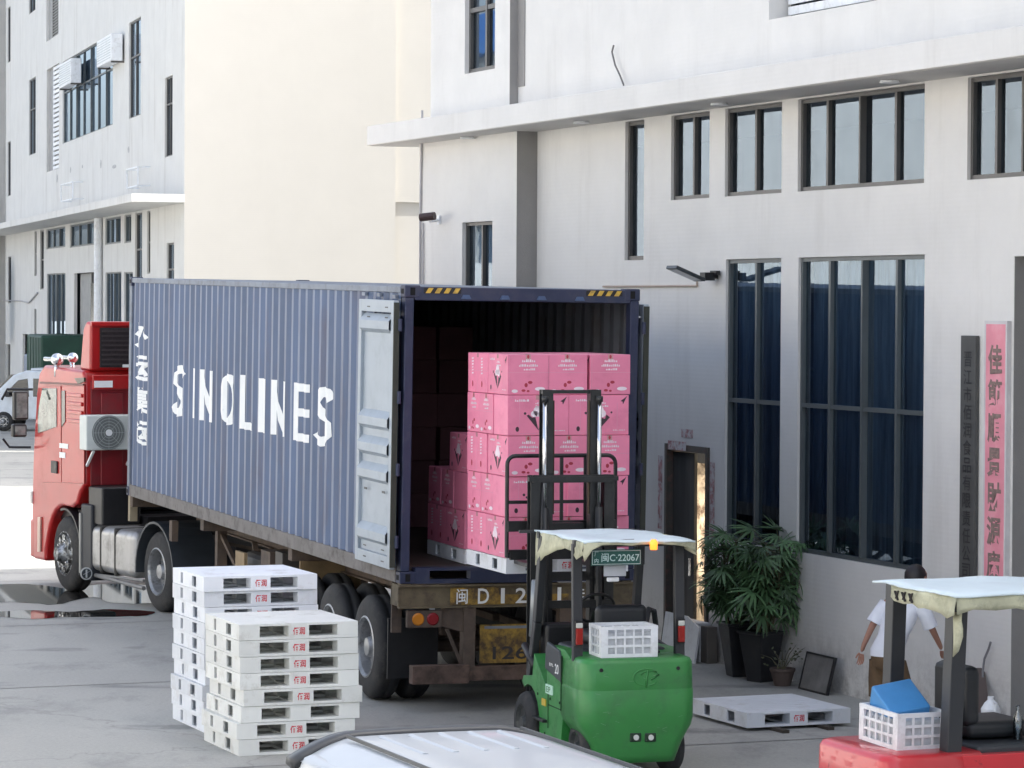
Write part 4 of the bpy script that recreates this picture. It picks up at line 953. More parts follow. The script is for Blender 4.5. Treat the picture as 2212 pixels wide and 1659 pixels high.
TAPE = mat('brown clear tape', (.55, .30, .30), .25)
TPM = MB().box(CX_/2-.024, CX_/2+.024, -.0012, -.0004, CZ_-.05, CZ_-.001).box(CX_/2-.024, CX_/2+.024, 0, CY_, CZ_+.0006, CZ_+.0014).box(-.0012, -.0004, CY_/2-.024, CY_/2+.024, CZ_-.04, CZ_-.001).mesh('tape', TAPE)
PMS = {'w': join(place(sw, 'small'), place(lw, 'large'), place(lw, 'largeb')).mesh('print', PRT_W),
       'd': join(place(ld, 'large'), place(ld, 'largeb')).mesh('print', PRT_D),
       'r': place(sr, 'small').mesh('print', PRT_R), 'l': join(place(sl3, 'small'), place(ll, 'large'), place(ll, 'largeb')).mesh('print', PRT_L)}
SW2 = []; SW2 += strips()
PMB = {'w': join(place(sw, 'small'), place(SW2, 'large')).mesh('print', PRT_W), 'r': place([ell(-.15, .08, .02, .03), ell(.13, .08, .02, .03)], 'large').mesh('print', PRT_R),
       'l': join(place(sl3, 'small'), place([[(-.29, .203), (.29, .203), (.29, .208), (-.29, .208)], [(-.004, 0), (.004, 0), (.004, .37), (-.004, .37)]], 'large')).mesh('print', PRT_L)}
DIM = mat('shade darkened carton', (.11, .045, .05), .8, var=.15, rand=.3)  # shade on the pink cartons deep inside is put into this brown
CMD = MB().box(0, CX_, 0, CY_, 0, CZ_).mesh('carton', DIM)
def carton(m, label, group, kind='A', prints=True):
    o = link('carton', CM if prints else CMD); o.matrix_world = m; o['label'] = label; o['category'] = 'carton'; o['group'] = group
    b = o.modifiers.new('bevel', 'BEVEL'); b.width = .006; b.segments = 2
    if prints:
        link('tape', TPM, o, kind='stuff')
        for k, me in (PMS if kind == 'A' else PMB).items(): link('print', me, o, kind='stuff')
    return o
LF = Frame(depth(1093, 1240, 29.35)+Vector((0, 0, 0)), R(18.5))
rows = ['top', 'second', 'middle', 'fourth', 'bottom']
def stack(F_, y_off, nrows, zbase, who, grp, top_rows=5, dark=False):
    for r_ in range(nrows):
        z = zbase+r_*(CZ_+.004); rn = rows[4-r_]; j = lambda: random.uniform(-.011, .011); half = nrows == 3 and r_ == 2
        if r_ % 2 == 0:
            for i in range(3):
                cn_ = ('left', 'middle', 'right')[i]
                x = .0+i*.403+(i*.0)
                carton(F_.m @ Matrix.Translation((x+j(), y_off+j(), z)) @ Matrix.Rotation(R(random.uniform(-1.4, 1.4)), 4, 'Z'), f'pink carton, front {cn_} of three in the {rn} layer of {who}', grp)
            for i in range(3):
                if half or (i > 0 and r_ < nrows-1): continue
                cn_ = ('left', 'middle', 'right')[i]
                carton(F_.m @ Matrix.Translation((i*.403+j(), y_off+.603+j(), z)), f'pink carton, back {cn_}, {rn} layer of {who}', grp, 'B')
        else:
            for i in range(2):
                # turned a quarter: long face to the yard
                m_ = F_.m @ Matrix.Translation((i*.605+CY_+j(), y_off+j(), z)) @ Matrix.Rotation(R(90+random.uniform(-1, 1)), 4, 'Z')
                carton(m_, f'long pink carton, front {("left", "right")[i]}, {rn} layer of {who}', grp)
                for k in (1, 2):
                    if i == 1 and r_ < nrows-1: continue
                    m_ = F_.m @ Matrix.Translation((i*.605+j(), y_off+.403*k+CX_+j(), z)) @ Matrix.Rotation(R(-90), 4, 'Z')
                    carton(m_, f'pink carton, {("", "middle", "rear")[k]} {("left", "right")[i]} side, {rn} layer of {who}', grp)
# pallet ------------------------------------------------------------
PW, PH = 1.1, .142
PLW = mat('white plastic pallet', (.76, .79, .83), .5, var=.05, scale=2, dirt=(.42, .40, .36), damt=.45, dscale=3.5, dth=(.54, .7), rand=.12)
PLC = mat('cream white pallet', (.74, .75, .72), .55, var=.06, scale=2, dirt=(.40, .37, .31), damt=.5, dscale=3.5, dth=(.54, .7), rand=.12)
def pallet_meshes(W_, D_):
    m_ = MB(); t = .022
    m_.box(0, W_, 0, D_, PH-t, PH)                        # deck
    for i in range(10): m_.box(.03, W_-.03, .05+i*(D_-.1)/9.-.008, .05+i*(D_-.1)/9.+.008, PH, PH+.0025)
    m_.box(.0, W_, .0, D_, 0, .001) if False else None
    def blocks(x0, x1, y0, y1): m_.box(x0, x1, y0, y1, .022, PH-t)
    xs = ((0, .19), (W_/2-.095, W_/2+.095), (W_-.19, W_)); ys = ((0, .16), (D_/2-.07, D_/2+.07), (D_-.16, D_))
    for a in xs:
        for b in ys: blocks(a[0], a[1], b[0], b[1])
    for b in ys: m_.box(0, W_, b[0], b[1], 0, .022)       # bottom runners
    for a in xs: m_.box(a[0], a[1], ys[0][1], ys[1][0], 0, .022); m_.box(a[0], a[1], ys[1][1], ys[2][0], 0, .022)
    # side wall with square windows on the left and right faces
    for x0, x1 in ((.0, .02), (W_-.02, W_)):
        for y0, y1 in ((.16, .26), (.42, ys[1][0]), (ys[1][1], ys[1][1]+.12), (D_-.28, D_-.16)):
            if y1 > y0: m_.box(x0, x1, y0, y1, .022, PH-t)
    return m_
PMESH = {}
def pallet(m, label, group, mt=PLW, txt=True, W_=PW, D_=1.1):
    key = (mt.name, W_, D_)
    if key not in PMESH:
        PMESH[key] = (pallet_meshes(W_, D_).mesh('pallet', mt), textmesh('佰润', .112, .066, .02).tf(basis((W_/2, -.002, PH*.5), (1, 0, 0), (0, 0, 1))).mesh('printed_name', RED_T))
    o = link('pallet', PMESH[key][0]); o.matrix_world = m; o['label'] = label; o['category'] = 'pallet'; o['group'] = group
    b = o.modifiers.new('bevel', 'BEVEL'); b.width = .004; b.segments = 1; b.limit_method = 'ANGLE'
    if txt:
        x = link('printed_name', PMESH[key][1], o)
    return o
pallet(LF.m, 'white pallet on the forks under the pink cartons', 'pallets under the cartons', W_=1.2, D_=1.2)
stack(LF, 0, 5, PH+.004, 'the raised pallet load', 'pink cartons on the raised pallet')
IF = Frame(CF.m @ Vector((.73, .22, .165)), R(19.36), R(.72), R(.56))
pallet(IF.m, 'white pallet just inside the container doorway', 'pallets under the cartons', W_=1.2, D_=1.2)
stack(IF, 0, 3, PH+.004, 'the lower stack inside', 'pink cartons just inside the doorway')
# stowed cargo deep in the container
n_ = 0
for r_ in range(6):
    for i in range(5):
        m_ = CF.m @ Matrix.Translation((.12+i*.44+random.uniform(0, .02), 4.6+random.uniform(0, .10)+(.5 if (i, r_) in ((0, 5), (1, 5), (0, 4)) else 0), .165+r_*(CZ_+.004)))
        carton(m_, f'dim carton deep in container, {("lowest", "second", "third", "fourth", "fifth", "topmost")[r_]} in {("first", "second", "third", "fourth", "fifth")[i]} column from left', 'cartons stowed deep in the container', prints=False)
SF1 = Frame((*ground(439.5, 1583)[:2], 0), R(21.3)); SF2 = Frame((*ground(518, 1633.6)[:2], 0), R(21.3))
ordn = ['lowest', 'second', 'third', 'fourth', 'fifth', 'sixth', 'seventh', 'eighth', 'ninth', 'topmost']
offs = [(.0, 0), (.0, 0), (-.01, .0), (.01, .0), (.005, 0), (.0, .01), (.01, 0), (.005, 0), (.0, 0), (-.012, -.012)]
for i in range(10):
    pallet(SF1.m @ Matrix.Translation((offs[i][0]+random.uniform(-.006, .006), offs[i][1]+random.uniform(-.005, .005), i*(PH+.0035))) @ Matrix.Rotation(R(random.uniform(-.4, .4)), 4, 'Z'), f'white pallet, {ordn[i]}{"" if i in (0, 9) else " from the bottom"} of the taller rear stack', 'white pallets stacked in the yard', PLW, txt=i != 3)
offs = [(-.01, 0), (-.03, 0), (.01, 0), (.03, -.01), (.0, 0), (.0, 0), (-.01, 0), (-.01, 0)]
for i in range(8):
    n2 = ordn[i] if i < 7 else 'topmost'
    pallet(SF2.m @ Matrix.Translation((offs[i][0], offs[i][1], i*(PH+.0035))) @ Matrix.Rotation(R(random.uniform(-.5, .5)), 4, 'Z'), f'cream white pallet, {n2}{"" if i in (0, 7) else " from the bottom"} of the shorter front stack', 'white pallets stacked in the yard', PLC, txt=i != 2)
fp = ground(1613, 1580)
PF = Frame((fp.x, fp.y, .03), R(22.5))
pallet(PF.m, 'single white pallet lying on the ground by the wall', 'pallets under the cartons', PLW, W_=1.1, D_=1.2)['group'] = 'loose pallet'
for a_, b_, lb in ((.25, -.25, 'dark timber strip under the left half of the single white pallet'), (.75, -.2, 'dark timber strip under the right half of the single white pallet')):
    MB().box(a_, a_+.07, b_, 1.0, 0, .03).build('timber_strip', mat('dark timber', (.05, .04, .03), .8), None, mw=Matrix.Translation((fp.x, fp.y, 0)) @ Matrix.Rotation(R(22.5), 4, 'Z'), label=lb, cat='timber', group='timber strips under the single pallet')

# ================================================================== BASKETS
def basket(m, W_, D_, H_, label, group='slatted white plastic crates'):
    t = thing('plastic_basket', label, 'crate', m, group)
    MB().box(-W_/2+.025, W_/2-.025, -D_/2+.025, D_/2-.025, .014, H_*.8).build('lit_wall_fill', mat('lit inner wall grey', (.52, .54, .56), .7, var=.2, scale=9), t, bevel=.02)  # pale block added for the lit inner walls seen through the slats
    sl_ = .025; b = MB()
    b.box(-W_/2, W_/2, -D_/2, D_/2, 0, .012); o = b.build('basket_floor', WHITE, t)
    for nm, ax, s in (('side_grid', 0, -1), ('side_grid', 0, 1), ('end_grid', 1, -1), ('end_grid', 1, 1)):
        g = MB(); ln = (W_ if ax == 1 else D_)/2; off = s*((D_ if ax == 1 else W_)/2)
        def bar(a, c, z0, z1, th=.012):
            if ax == 1: g.box(a, c, off-th/2-s*.008, off+th/2-s*.008, z0, z1)
            else: g.box(off-th/2-s*.008, off+th/2-s*.008, a, c, z0, z1)
        bar(-ln, ln, H_-.03, H_, .022); bar(-ln, ln, 0, .03, .018); bar(-ln, -ln+.06, .03, H_-.03, .02); bar(ln-.06, ln, .03, H_-.03, .02)
        for i in range(1, 3): z = .02+(H_-.04)*i/3; bar(-ln+.06, ln-.06, z-.01, z+.01, .008)
        n = max(3, int(2*ln/.09))
        for i in range(1, n): a = -ln+.05+(2*ln-.1)*i/n; bar(a-.008, a+.008, .03, H_-.03, .010)
        g.build(nm, WHITE, t)
    return t
# ================================================================== FORKLIFTS
def smooth_body(mb, name, m_, parent, bevel=.06, seg=4): return mb.build(name, m_, parent, bevel=bevel, seg=seg)
GRN = mat('green forklift paint', (.030, .21, .045), .42, var=.12, scale=1.8, dirt=(.035, .11, .045), damt=.4, dscale=3.2, dth=(.5, .62), coat=.15, bump=.06, bscale=18)
GF = Frame((1.09, 26.75, 0), R(16))
G = thing('forklift_truck', 'green electric forklift lifting pink cartons at the container doorway', 'forklift', GF.m)
def arch_pts(yc, zc, r_, a0, a1, n=9): return [(yc+r_*math.cos(R(a0+(a1-a0)*i/n)), zc+r_*math.sin(R(a0+(a1-a0)*i/n))) for i in range(n+1)]
HW = .51
# counterweight: plan outline with rounded rear corners, lofted through several heights
def loft(rings, name, m_, parent, bevel=0, smooth=True, **k):
    mb = MB(); n = len(rings[0]); 
    for r_ in rings: mb.v += [tuple(p) for p in r_]
    for i in range(len(rings)-1):
        for j in range(n): mb.f.append((i*n+j, i*n+(j+1) % n, (i+1)*n+(j+1) % n, (i+1)*n+j))
    mb.f.append(tuple(range(n))[::-1]); mb.f.append(tuple((len(rings)-1)*n+j for j in range(n)))
    return mb.build(name, m_, parent, bevel=bevel, smooth=smooth and not bevel, **k)
def cw_ring(z, w_, y0, y1, rr_, n=6):
    pts = []
    for (cx0, cy0, a) in ((-w_+rr_, y0+rr_, 180), (w_-rr_, y0+rr_, 270)):
        for i in range(n+1): t = R(a+90*i/n); pts.append((cx0+rr_*math.cos(t), cy0+rr_*math.sin(t), z))
    pts += [(w_, y1, z), (-w_, y1, z)]; return pts
def counterweight(T_, m_, hw=HW, top=1.02, y1=.62):
    rings = [cw_ring(.14, hw*.80, .05, .3, .16), cw_ring(.30, hw*.86, .02, .34, .16)]
    rings = [cw_ring(.14, hw*.68, .03, .5, .10), cw_ring(.20, hw*.72, .015, .5, .11), cw_ring(.30, hw*.80, .008, .5, .12), cw_ring(.38, hw*.89, .004, .54, .13), cw_ring(.44, hw*.965, .002, .58, .135), cw_ring(.50, hw, .0, y1, .14), cw_ring(.744, hw, .0, y1, .13), cw_ring(.752, hw-.005, .005, y1, .13), cw_ring(.76, hw-.005, .005, y1, .13), cw_ring(top-.045, hw-.012, .012, y1, .12), cw_ring(top-.012, hw-.028, .03, y1, .115), cw_ring(top, hw-.06, .07, y1, .10)]
    o = loft(rings, 'counterweight', m_, T_)
    return o
cw = counterweight(G, GRN)
sc_ = MB(); rs_ = random.Random(12)
for i in range(26):
    x = rs_.uniform(-.42, .42); z = rs_.choice((rs_.uniform(.32, .5), rs_.uniform(.78, .98), rs_.uniform(.5, .74))); a = rs_.uniform(-.5, .5); l_ = rs_.uniform(.01, .05); w_ = rs_.uniform(.001, .003); yy = -.0015 if z < .75 else .007
    c_, s_ = math.cos(a)*l_, math.sin(a)*l_; sc_.add([(x, yy, z), (x+c_, yy, z+s_), (x+c_, yy, z+s_+w_), (x, yy, z+w_)], [(0, 1, 2, 3)])
sc_.build('paint_scratch', mat('scratched paint', (.16, .30, .17), .6), cw, kind='stuff')
for x in (-.34, .34): MB().lathe([(-.006, .016), (.01, .018)], (x, .008, .93), 1, 8).build('lifting_bolt', BLK, cw)
# embossed emblem on the rear
em = MB(); ecx, ecz = GF.pl(1, .012, 1396, 1484).x, max(.86, GF.pl(1, .012, 1396, 1484).z)
em.path([(ecx+.115*math.cos(t*math.pi/14), .012, ecz+.07*math.sin(t*math.pi/14)) for t in range(3, 26)], .009, 6)
em.path([(ecx+.01, .012, ecz+.06), (ecx-.005, .010, ecz-.085)], .011, 6); em.path([(ecx-.05, .012, ecz+.02), (ecx-.02, .012, ecz+.05), (ecx+.06, .012, ecz+.055), (ecx+.11, .012, ecz+.02), (ecx+.04, .012, ecz-.02)], .010, 6)
em.build('embossed_emblem', GRN, cw, smooth=True)
for px in (1374, 1406):
    q = GF.pl(1, .0, px, 1593); MB().box(q.x-.055, q.x+.05, -.002, .03, q.z-.04, q.z+.04).build('rear_lamp_recess', mat('black green', (.01, .03, .015), .5), cw, bevel=.012)
    MB().lathe([(-.008, .024), (.01, .024)], (q.x, -.0, q.z), 1, 14).build('rear_lamp', mat('clear lamp', (.6, .62, .58), .2), cw)
MB().box(-.205, -.185, .0, .03, .70, .76).build('tow_slot', BLK, cw) if False else None
# main body sides: profile with wheel cut-outs, prism through the width
prf = [(.55, .18), (.62, .42)]+[(y_, z_) for y_, z_ in ((.60, .55), (.52, .70))]
bodyp = [(.40, .52), (.52, .50), (.60, .44), (.66, .20), (1.28, .17), (1.30, .30)]+arch_pts(1.62, .30, .33, 180, 62, 6)+[(1.84, .64), (1.80, .69), (1.62, .71), (1.52, .72), (1.47, .92), (1.08, .66), (1.06, 1.00), (1.02, 1.04), (.55, 1.05), (.40, 1.0)]
MB().prism(bodyp, 0, -HW+.012, HW-.012).build('chassis_body', GRN, G, bevel=.02, seg=3)
MB().box(-.40, .40, .50, 1.10, .90, 1.06).build('battery_hood', mat('dark grey hood', (.035, .040, .046), .5), G, bevel=.03)
side = mat('dark side cover', (.04, .047, .055), .5)
for s_ in (-1, 1):
    a, b = sorted((s_*(HW+.004), s_*(HW-.03)))
    MB().prism([(1.09, .83), (.62, .76), (.60, .94), (.66, 1.03), (1.03, 1.07), (1.07, 1.0)], 0, a, b).build('side_cover', side, G, bevel=.012)
tx = textmesh('20', .11, .085, .012).tf(basis((-HW-.006, .72, .865), (0, -1, 0), (0, 0, 1))).build('model_number', TXT_W, G)
textmesh('EFL', .12, .025, .004).tf(basis((-HW-.006, .88, .885), (0, -1, 0), (0, 0, 1))).build('model_text', TXT_W, G)
MB().box(-HW-.001, -HW+.02, .88, 1.07, .62, .70).build('maker_sticker', mat('pale green sticker', (.55, .78, .66), .5), G)
textmesh('EP', .12, .05, .01).tf(basis((-HW-.004, .975, .66), (0, -1, 0), (0, 0, 1))).build('maker_lettering', GRN, G)
sm_ = MB()
for s_ in (-1, 1):
    for y_, z0_, z1_ in ((1.02, .32, .70), (.60, .52, .99)): a, b = sorted((s_*(HW-.010), s_*(HW-.006+.012*(y_ < .7)))); sm_.box(a, b, y_-.004, y_+.004, z0_, z1_)
    a, b = sorted((s_*(HW-.010), s_*(HW-.006))); sm_.box(a, b, .62, 1.02, .52, .528)
    for y_, z_ in ((.68, .58), (.96, .58), (1.34, .58), (1.34, .26), (1.12, .26)): sm_.lathe([(-.004, .012), (.004, .012)], (s_*(HW-.010), y_, z_), 0, 8)
sm_.build('panel_seam', mat('seam shadow gap', (.008, .03, .012), .8), G, kind='stuff')
st_ = MB().box(-HW+.003, -HW+.010, 1.08, 1.2, .50, .56); st_.build('warning_label', mat('yellow label', (.6, .42, .05), .5), G)
# step and floor
MB().box(-HW-.03, -.2, 1.06, 1.42, .36, .385).build('step', BLK, G, bevel=.006)
MB().box(-.46, .46, 1.06, 1.52, .60, .64).build('floor_mat', BLK, G)
MB().box(-.40, .40, 1.45, 1.62, .6, 1.18).build('dashboard', BLK, G, bevel=.04)
MB().path([(0, 1.45, 1.1), (0, 1.28, 1.32)], .03, 8).build('steering_column', BLK, G)
sw_ = MB().path([(0.17*math.cos(t*math.pi/10), 1.27-.09*math.sin(t*math.pi/10)*1, 1.33+.13*math.sin(t*math.pi/10)) for t in range(21)], .014, 6); sw_.build('steering_wheel', BLK, G, smooth=True)
SEAT = mat('black seat vinyl', (.014, .016, .019), .5, bump=.2, bscale=20)
MB().cbox((0, .85, 1.12), (.48, .46, .12)).build('seat', SEAT, G, bevel=.05, seg=3)
sbk = MB().cbox((0.02, .60, 1.22), (.46, .13, .40)).build('seat_back', SEAT, G, bevel=.055, seg=3)
MB().path([(.25, .62, 1.22), (.30, .68, 1.37), (.38, .78, 1.34), (.42, .84, 1.2)], .025, 8).build('armrest', SEAT, G)
# wheels
def small_wheel(T_, x, y, r_, w_, out):
    o = MB().lathe(tyre(r_, w_), (x, y, r_), 0, 30, cap0=out > 0, cap1=out < 0).build('wheel', RUB, T_)
    for p_ in o.data.polygons: p_.use_smooth = True
    e = x+out*w_/2
    MB().lathe([(out*.002, r_*.60), (-out*.03, r_*.52), (-out*.035, r_*.25), (out*.0, r_*.2), (out*.0, .001)], (e, y, r_), 0, 20, cap0=False).build('rim', mat('dark wheel rim', (.05, .055, .055), .5, .3), o)
for s_ in (-1, 1):
    small_wheel(G, s_*(HW-.03), 1.62, .285, .18, s_); small_wheel(G, s_*(HW-.13), .36, .235, .16, s_)
MB().box(-.3, .3, .30, .42, .16, .34).build('steer_axle', BLK, G)
# overhead guard
PIL = mat('dark grey guard post', (.030, .032, .036), .45, var=.1)
ZR = 1.97
def post(T_, pts, w_, name='guard_post', h=None):
    g = MB()
    for a, b in zip(pts, pts[1:]): g.beam(a, b, w_, h or w_)
    return g.build(name, PIL, T_, bevel=.008)
for s_ in (-1, 1):
    post(G, [(s_*.455, .32, .95), (s_*.455, .36, ZR)], .085, h=.06)
    post(G, [(s_*.46, 1.70, .68), (s_*.455, 1.52, 1.2), (s_*.45, 1.36, ZR)], .065, h=.09)
rg = MB().beam((-.49, .34, ZR), (.49, .34, ZR), .06).beam((-.49, 1.4, ZR), (.49, 1.4, ZR), .06)
for i in range(7): x = -.45+.15*i; rg.beam((x, .36, ZR), (x, 1.38, ZR), .03)
rg.build('roof_grid', PIL, G)
TAR = mat('pale blue white tarp', (.70, .80, .83), .45, var=.05, scale=3, bump=.3, bscale=6)
TARI = mat('cream sacking', (.52, .51, .36), .8, var=.2, scale=5, bump=.4, bscale=25, dirt=(.15, .15, .10), damt=.5, dscale=6)
def tarp(T_, x0, x1, y0, y1, z, sag=.02, nm='roof_tarp'):
    g = MB(); nx, ny = 14, 14; rn = random.Random(5); top = []; bot = []
    for i in range(nx+1):
        for j in range(ny+1):
            u, v_ = i/nx, j/ny; edge = max(abs(u-.5), abs(v_-.5))*2
            dz = .006*math.sin(u*9+v_*3)+.005*math.sin(v_*14+u*4)+rn.uniform(-.003, .003)-.012*max(0, edge-.8)*5*.8
            top.append((x0+(x1-x0)*u+.012*math.sin(v_*11), y0+(y1-y0)*v_+.015*math.sin(u*13), z+dz))
    m1 = ny+1; n_ = len(top); bot = [(a, b, c-.014) for a, b, c in top]
    fs = [(i*m1+j, (i+1)*m1+j, (i+1)*m1+j+1, i*m1+j+1) for i in range(nx) for j in range(ny)]
    fs += [tuple(k+n_ for k in f[::-1]) for f in fs]
    rim_ = [j for j in range(ny+1)]+[i*m1+ny for i in range(1, nx+1)]+[nx*m1+j for j in range(ny-1, -1, -1)]+[i*m1 for i in range(nx-1, 0, -1)]
    for a, b in zip(rim_, rim_[1:]+rim_[:1]): fs.append((a, b, b+n_, a+n_))
    return g.add(top+bot, fs).build(nm, TAR, T_, smooth=True)
def drape(T_, p0, p1, z, hs, name='sacking_fringe', out=(0, 0), m_=None):
    g = MB(); n = len(hs)-1; vs = []; ro = random.Random(9)
    for i, h_ in enumerate(hs):
        t = i/n; x = p0[0]+(p1[0]-p0[0])*t; y = p0[1]+(p1[1]-p0[1])*t
        for k in range(4):
            f = k/3; vs.append((x+out[0]*f+ro.uniform(-.012, .012)*f, y+out[1]*f+.015*math.sin(i*1.7+k)*f, z-h_*f))
    g.add(vs, [(4*i+k, 4*i+4+k, 4*i+5+k, 4*i+1+k) for i in range(n) for k in range(3)])
    o = g.build(name, m_ or TARI, T_, smooth=True); s_ = o.modifiers.new('solid', 'SOLIDIFY'); s_.thickness = .006; return o
tarp(G, -.475, .52, .08, 1.52, ZR+.04)
drape(G, (-.475, .10), (-.475, 1.5), ZR+.025, [.10, .15, .09, .08, .10, .12, .16, .20, .24, .30], out=(-.01, 0))
drape(G, (-.475, .09), (.52, .09), ZR+.025, [.16, .06, .02, .02, .025, .03, .02, .02, .02, .025, .03, .05, .10])
drape(G, (.52, .09), (.52, 1.2), ZR+.025, [.12, .09, .06, .05, .05, .04])
MB().beam((-.62, 1.54, ZR+.02), (.45, 1.54, ZR+.02), .025).build('front_rail', PIL, G)
q = GF.pl(1, .05, 1412, 1176)
bc = MB().lathe([(-.045, .03), (.02, .034), (.042, .018)], (q.x, .05, q.z), 2, 16); bc.build('beacon', mat('lit amber beacon', (.8, .22, .03), .3, emit=(1, .20, .02), es=.9), G, smooth=True)
# plate under the roof
q0 = GF.pl(1, .24, 1277, 1222); q1 = GF.pl(1, .24, 1385, 1186)
pc = MB().box(q0.x, q1.x, .235, .243, q0.z, q1.z).build('number_plate', mat('green plate', (.012, .09, .075), .4), G, bevel=.003)
pw, ph = q1.x-q0.x, q1.z-q0.z
MB().box(q0.x+.008, q1.x-.008, .2335, .2345, q1.z-.012, q1.z-.009).box(q0.x+.008, q1.x-.008, .2335, .2345, q0.z+.009, q0.z+.012).box(q0.x+.008, q0.x+.011, .2335, .2345, q0.z+.009, q1.z-.009).box(q1.x-.011, q1.x-.008, .2335, .2345, q0.z+.009, q1.z-.009).build('plate_border', TXT_W, pc)
PLT = mat('plate characters', (.50, .66, .64), .5)
MBt = textmesh('闽C·22067', pw*.76, ph*.56, .012).tf(basis((q0.x+pw*.58, .2330, (q0.z+q1.z)/2), (1, 0, 0), (0, 0, 1))); MBt.build('plate_characters', PLT, pc)
for ch, dz in (('厂', .24), ('内', -.2)): textmesh(ch, .035, ph*.3, .01).tf(basis((q0.x+pw*.10, .2330, (q0.z+q1.z)/2+ph*dz), (1, 0, 0), (0, 0, 1))).build('plate_characters', PLT, pc)
q0 = GF.pl(1, .3, 1304, 1245); q1 = GF.pl(1, .3, 1352, 1216); MB().box(q0.x, q1.x, .296, .30, q0.z, q1.z).build('paper_notice', mat('grey paper', (.45, .47, .5), .7), G)
q0 = GF.pl(1, .3, 1312, 1257); q1 = GF.pl(1, .3, 1338, 1247); MB().box(q0.x, q1.x, .30, .33, q0.z, q1.z).build('reading_lamp', WHITE, G, bevel=.01)
for s_ in (-1, 1):
    x = s_*.455; zc = 1.22
    o = MB().box(x-.03, x+.03, .25, .285, zc-.10, zc+.04).build('tail_lamp', mat('red lamp', (.32, .02, .015), .2), G, bevel=.008)
    MB().box(x-.028, x+.028, .252, .283, zc+.042, zc+.085).build('reverse_lens', mat('clear lens', (.6, .6, .55), .2), o, bevel=.006)
    MB().box(x-.034, x+.034, .27, .30, zc-.11, zc+.1).build('lamp_backing', BLK, o)
# hydraulic / tilt rods at the front, mast
MY = 2.02
def channel(g, x, y, z0, z1, w_, d_, face):             # C section mast rail
    t = .012; g.box(x-w_/2, x+w_/2, y-d_/2, y-d_/2+t, z0, z1); g.box(x-w_/2, x+w_/2, y+d_/2-t, y+d_/2, z0, z1)
    a, b = (x-w_/2, x-w_/2+t) if face > 0 else (x+w_/2-t, x+w_/2); g.box(a, b, y-d_/2+t, y+d_/2-t, z0, z1)
MST = mat('black mast steel', (.014, .015, .016), .4, var=.3, scale=6, dirt=(.05, .045, .04), damt=.4, dscale=6)
def zp(py, y=MY, px=1220): return GF.pl(1, y, px, py).z
zi = zp(842); zo = zp(1026); zi0 = 1.0
g = MB()
for s_ in (-1, 1): channel(g, s_*.345, MY, .12, zo, .09, .12, -s_*-1)
for z in (zo-.03, .5, 1.3): g.box(-.38, .38, MY-.09, MY-.06, z-.035, z+.035)
g.box(-.42, .42, MY-.10, MY-.06, zo-.05, zo-.01)
g.build('outer_mast', MST, G)
g = MB()
for s_ in (-1, 1): channel(g, s_*.225, MY+.03, zi0, zi, .10, .11, s_)
g.box(-.27, .27, MY+.0, MY+.05, zi-.035, zi-.002); g.box(-.27, .27, MY+.08, MY+.1, 1.5, 1.58)
g.build('inner_mast', MST, G)
for s_ in (-1, 1):
    x = s_*.255-.01
    MB().path([(x, MY-.07, zp(1100)), (x, MY-.07, zp(868))], .020, 12).build('lift_rod', CHR, G, smooth=True)
    MB().path([(x, MY-.07, .3), (x, MY-.07, zp(1095))], .036, 12).path([(x, MY-.07, zp(868)), (x, MY-.07, zp(855))], .032, 12).build('lift_cylinder', MST, G, smooth=True)
    MB().path([(s_*.17, MY-.0, zp(1110)), (s_*.17, MY, zp(865))], .014, 6).build('chain', mat('greasy chain', (.07, .05, .035), .5, .6), G)
MB().path([(-.22, MY-.05, 1.3), (-.30, MY-.1, 1.9), (-.28, MY-.06, zo)], .014, 6).path([(-.48, 1.5, .8), (-.47, 1.85, .95)], .035, 10).path([(.48, 1.5, .8), (.47, 1.85, .95)], .035, 10).build('hydraulic_hose', BLK, G, smooth=True)
q0 = GF.pl(0, -.46, 1165, 1440); MB().path([(-.44, 1.68, 1.05), (-.44, 1.60, 1.55)], .045, 12).build('cylinder_cover', mat('pale grey cylinder', (.28, .30, .31), .35, .5), G, smooth=True)
# carriage and load backrest
BY = 2.30
lx = GF.pl(1, BY, 1095, 1100).x; rx = GF.pl(1, BY, 1329, 1100).x
bz0 = GF.pl(1, BY, 1100, 1204).z; bz1 = GF.pl(1, BY, 1100, 985).z; bzm = GF.pl(1, BY, 1100, 1085).z; bzc = GF.pl(1, BY, 1100, 1136).z
g = MB(); rc = .08
arc = lambda cx0, cz0, a0, a1: [(cx0+rc*math.cos(R(a0+(a1-a0)*i/5)), BY, cz0+rc*math.sin(R(a0+(a1-a0)*i/5))) for i in range(6)]
g.path([(lx, BY, bz0)]+arc(lx+rc, bz1-rc, 180, 90)+arc(rx-rc, bz1-rc, 90, 0)+[(rx, BY, bz0)], .019, 8)
for f in (.33, .5, .72): g.beam((lx+(rx-lx)*f, BY, bzc), (lx+(rx-lx)*f, BY, bz1), .03, .02)
g.beam((lx, BY, bzm), (rx, BY, bzm), .03, .03); g.beam((lx, BY, bz0+.02), (rx, BY, bz0+.02), .05, .05)
g.build('load_backrest', MST, G)
MB().box(lx, rx, BY-.05, BY+.0, bzc-.05, bzc+.045).box(lx+.02, rx-.02, BY-.05, BY, bz0-.02, bz0+.07).box(-.16, .16, BY-.16, BY-.05, bz0, bzc+.03).build('fork_carriage', MST, G)
for x in (-.25, .33):
    MB().box(x-.05, x+.05, BY, BY+.045, bz0-.10, bzc+.03).box(x-.05, x+.05, BY+.04, BY+1.15, bz0-.10, bz0-.065).build('fork', MST, G)
q = GF.pl(2, 1.03, 1352, 1425)
basket(GF.m @ Matrix.Translation((GF.pl(1, .2, 1352, 1400).x, .27, 1.022)), .50, .34, .265, 'slatted white crate on the rear of the green forklift')
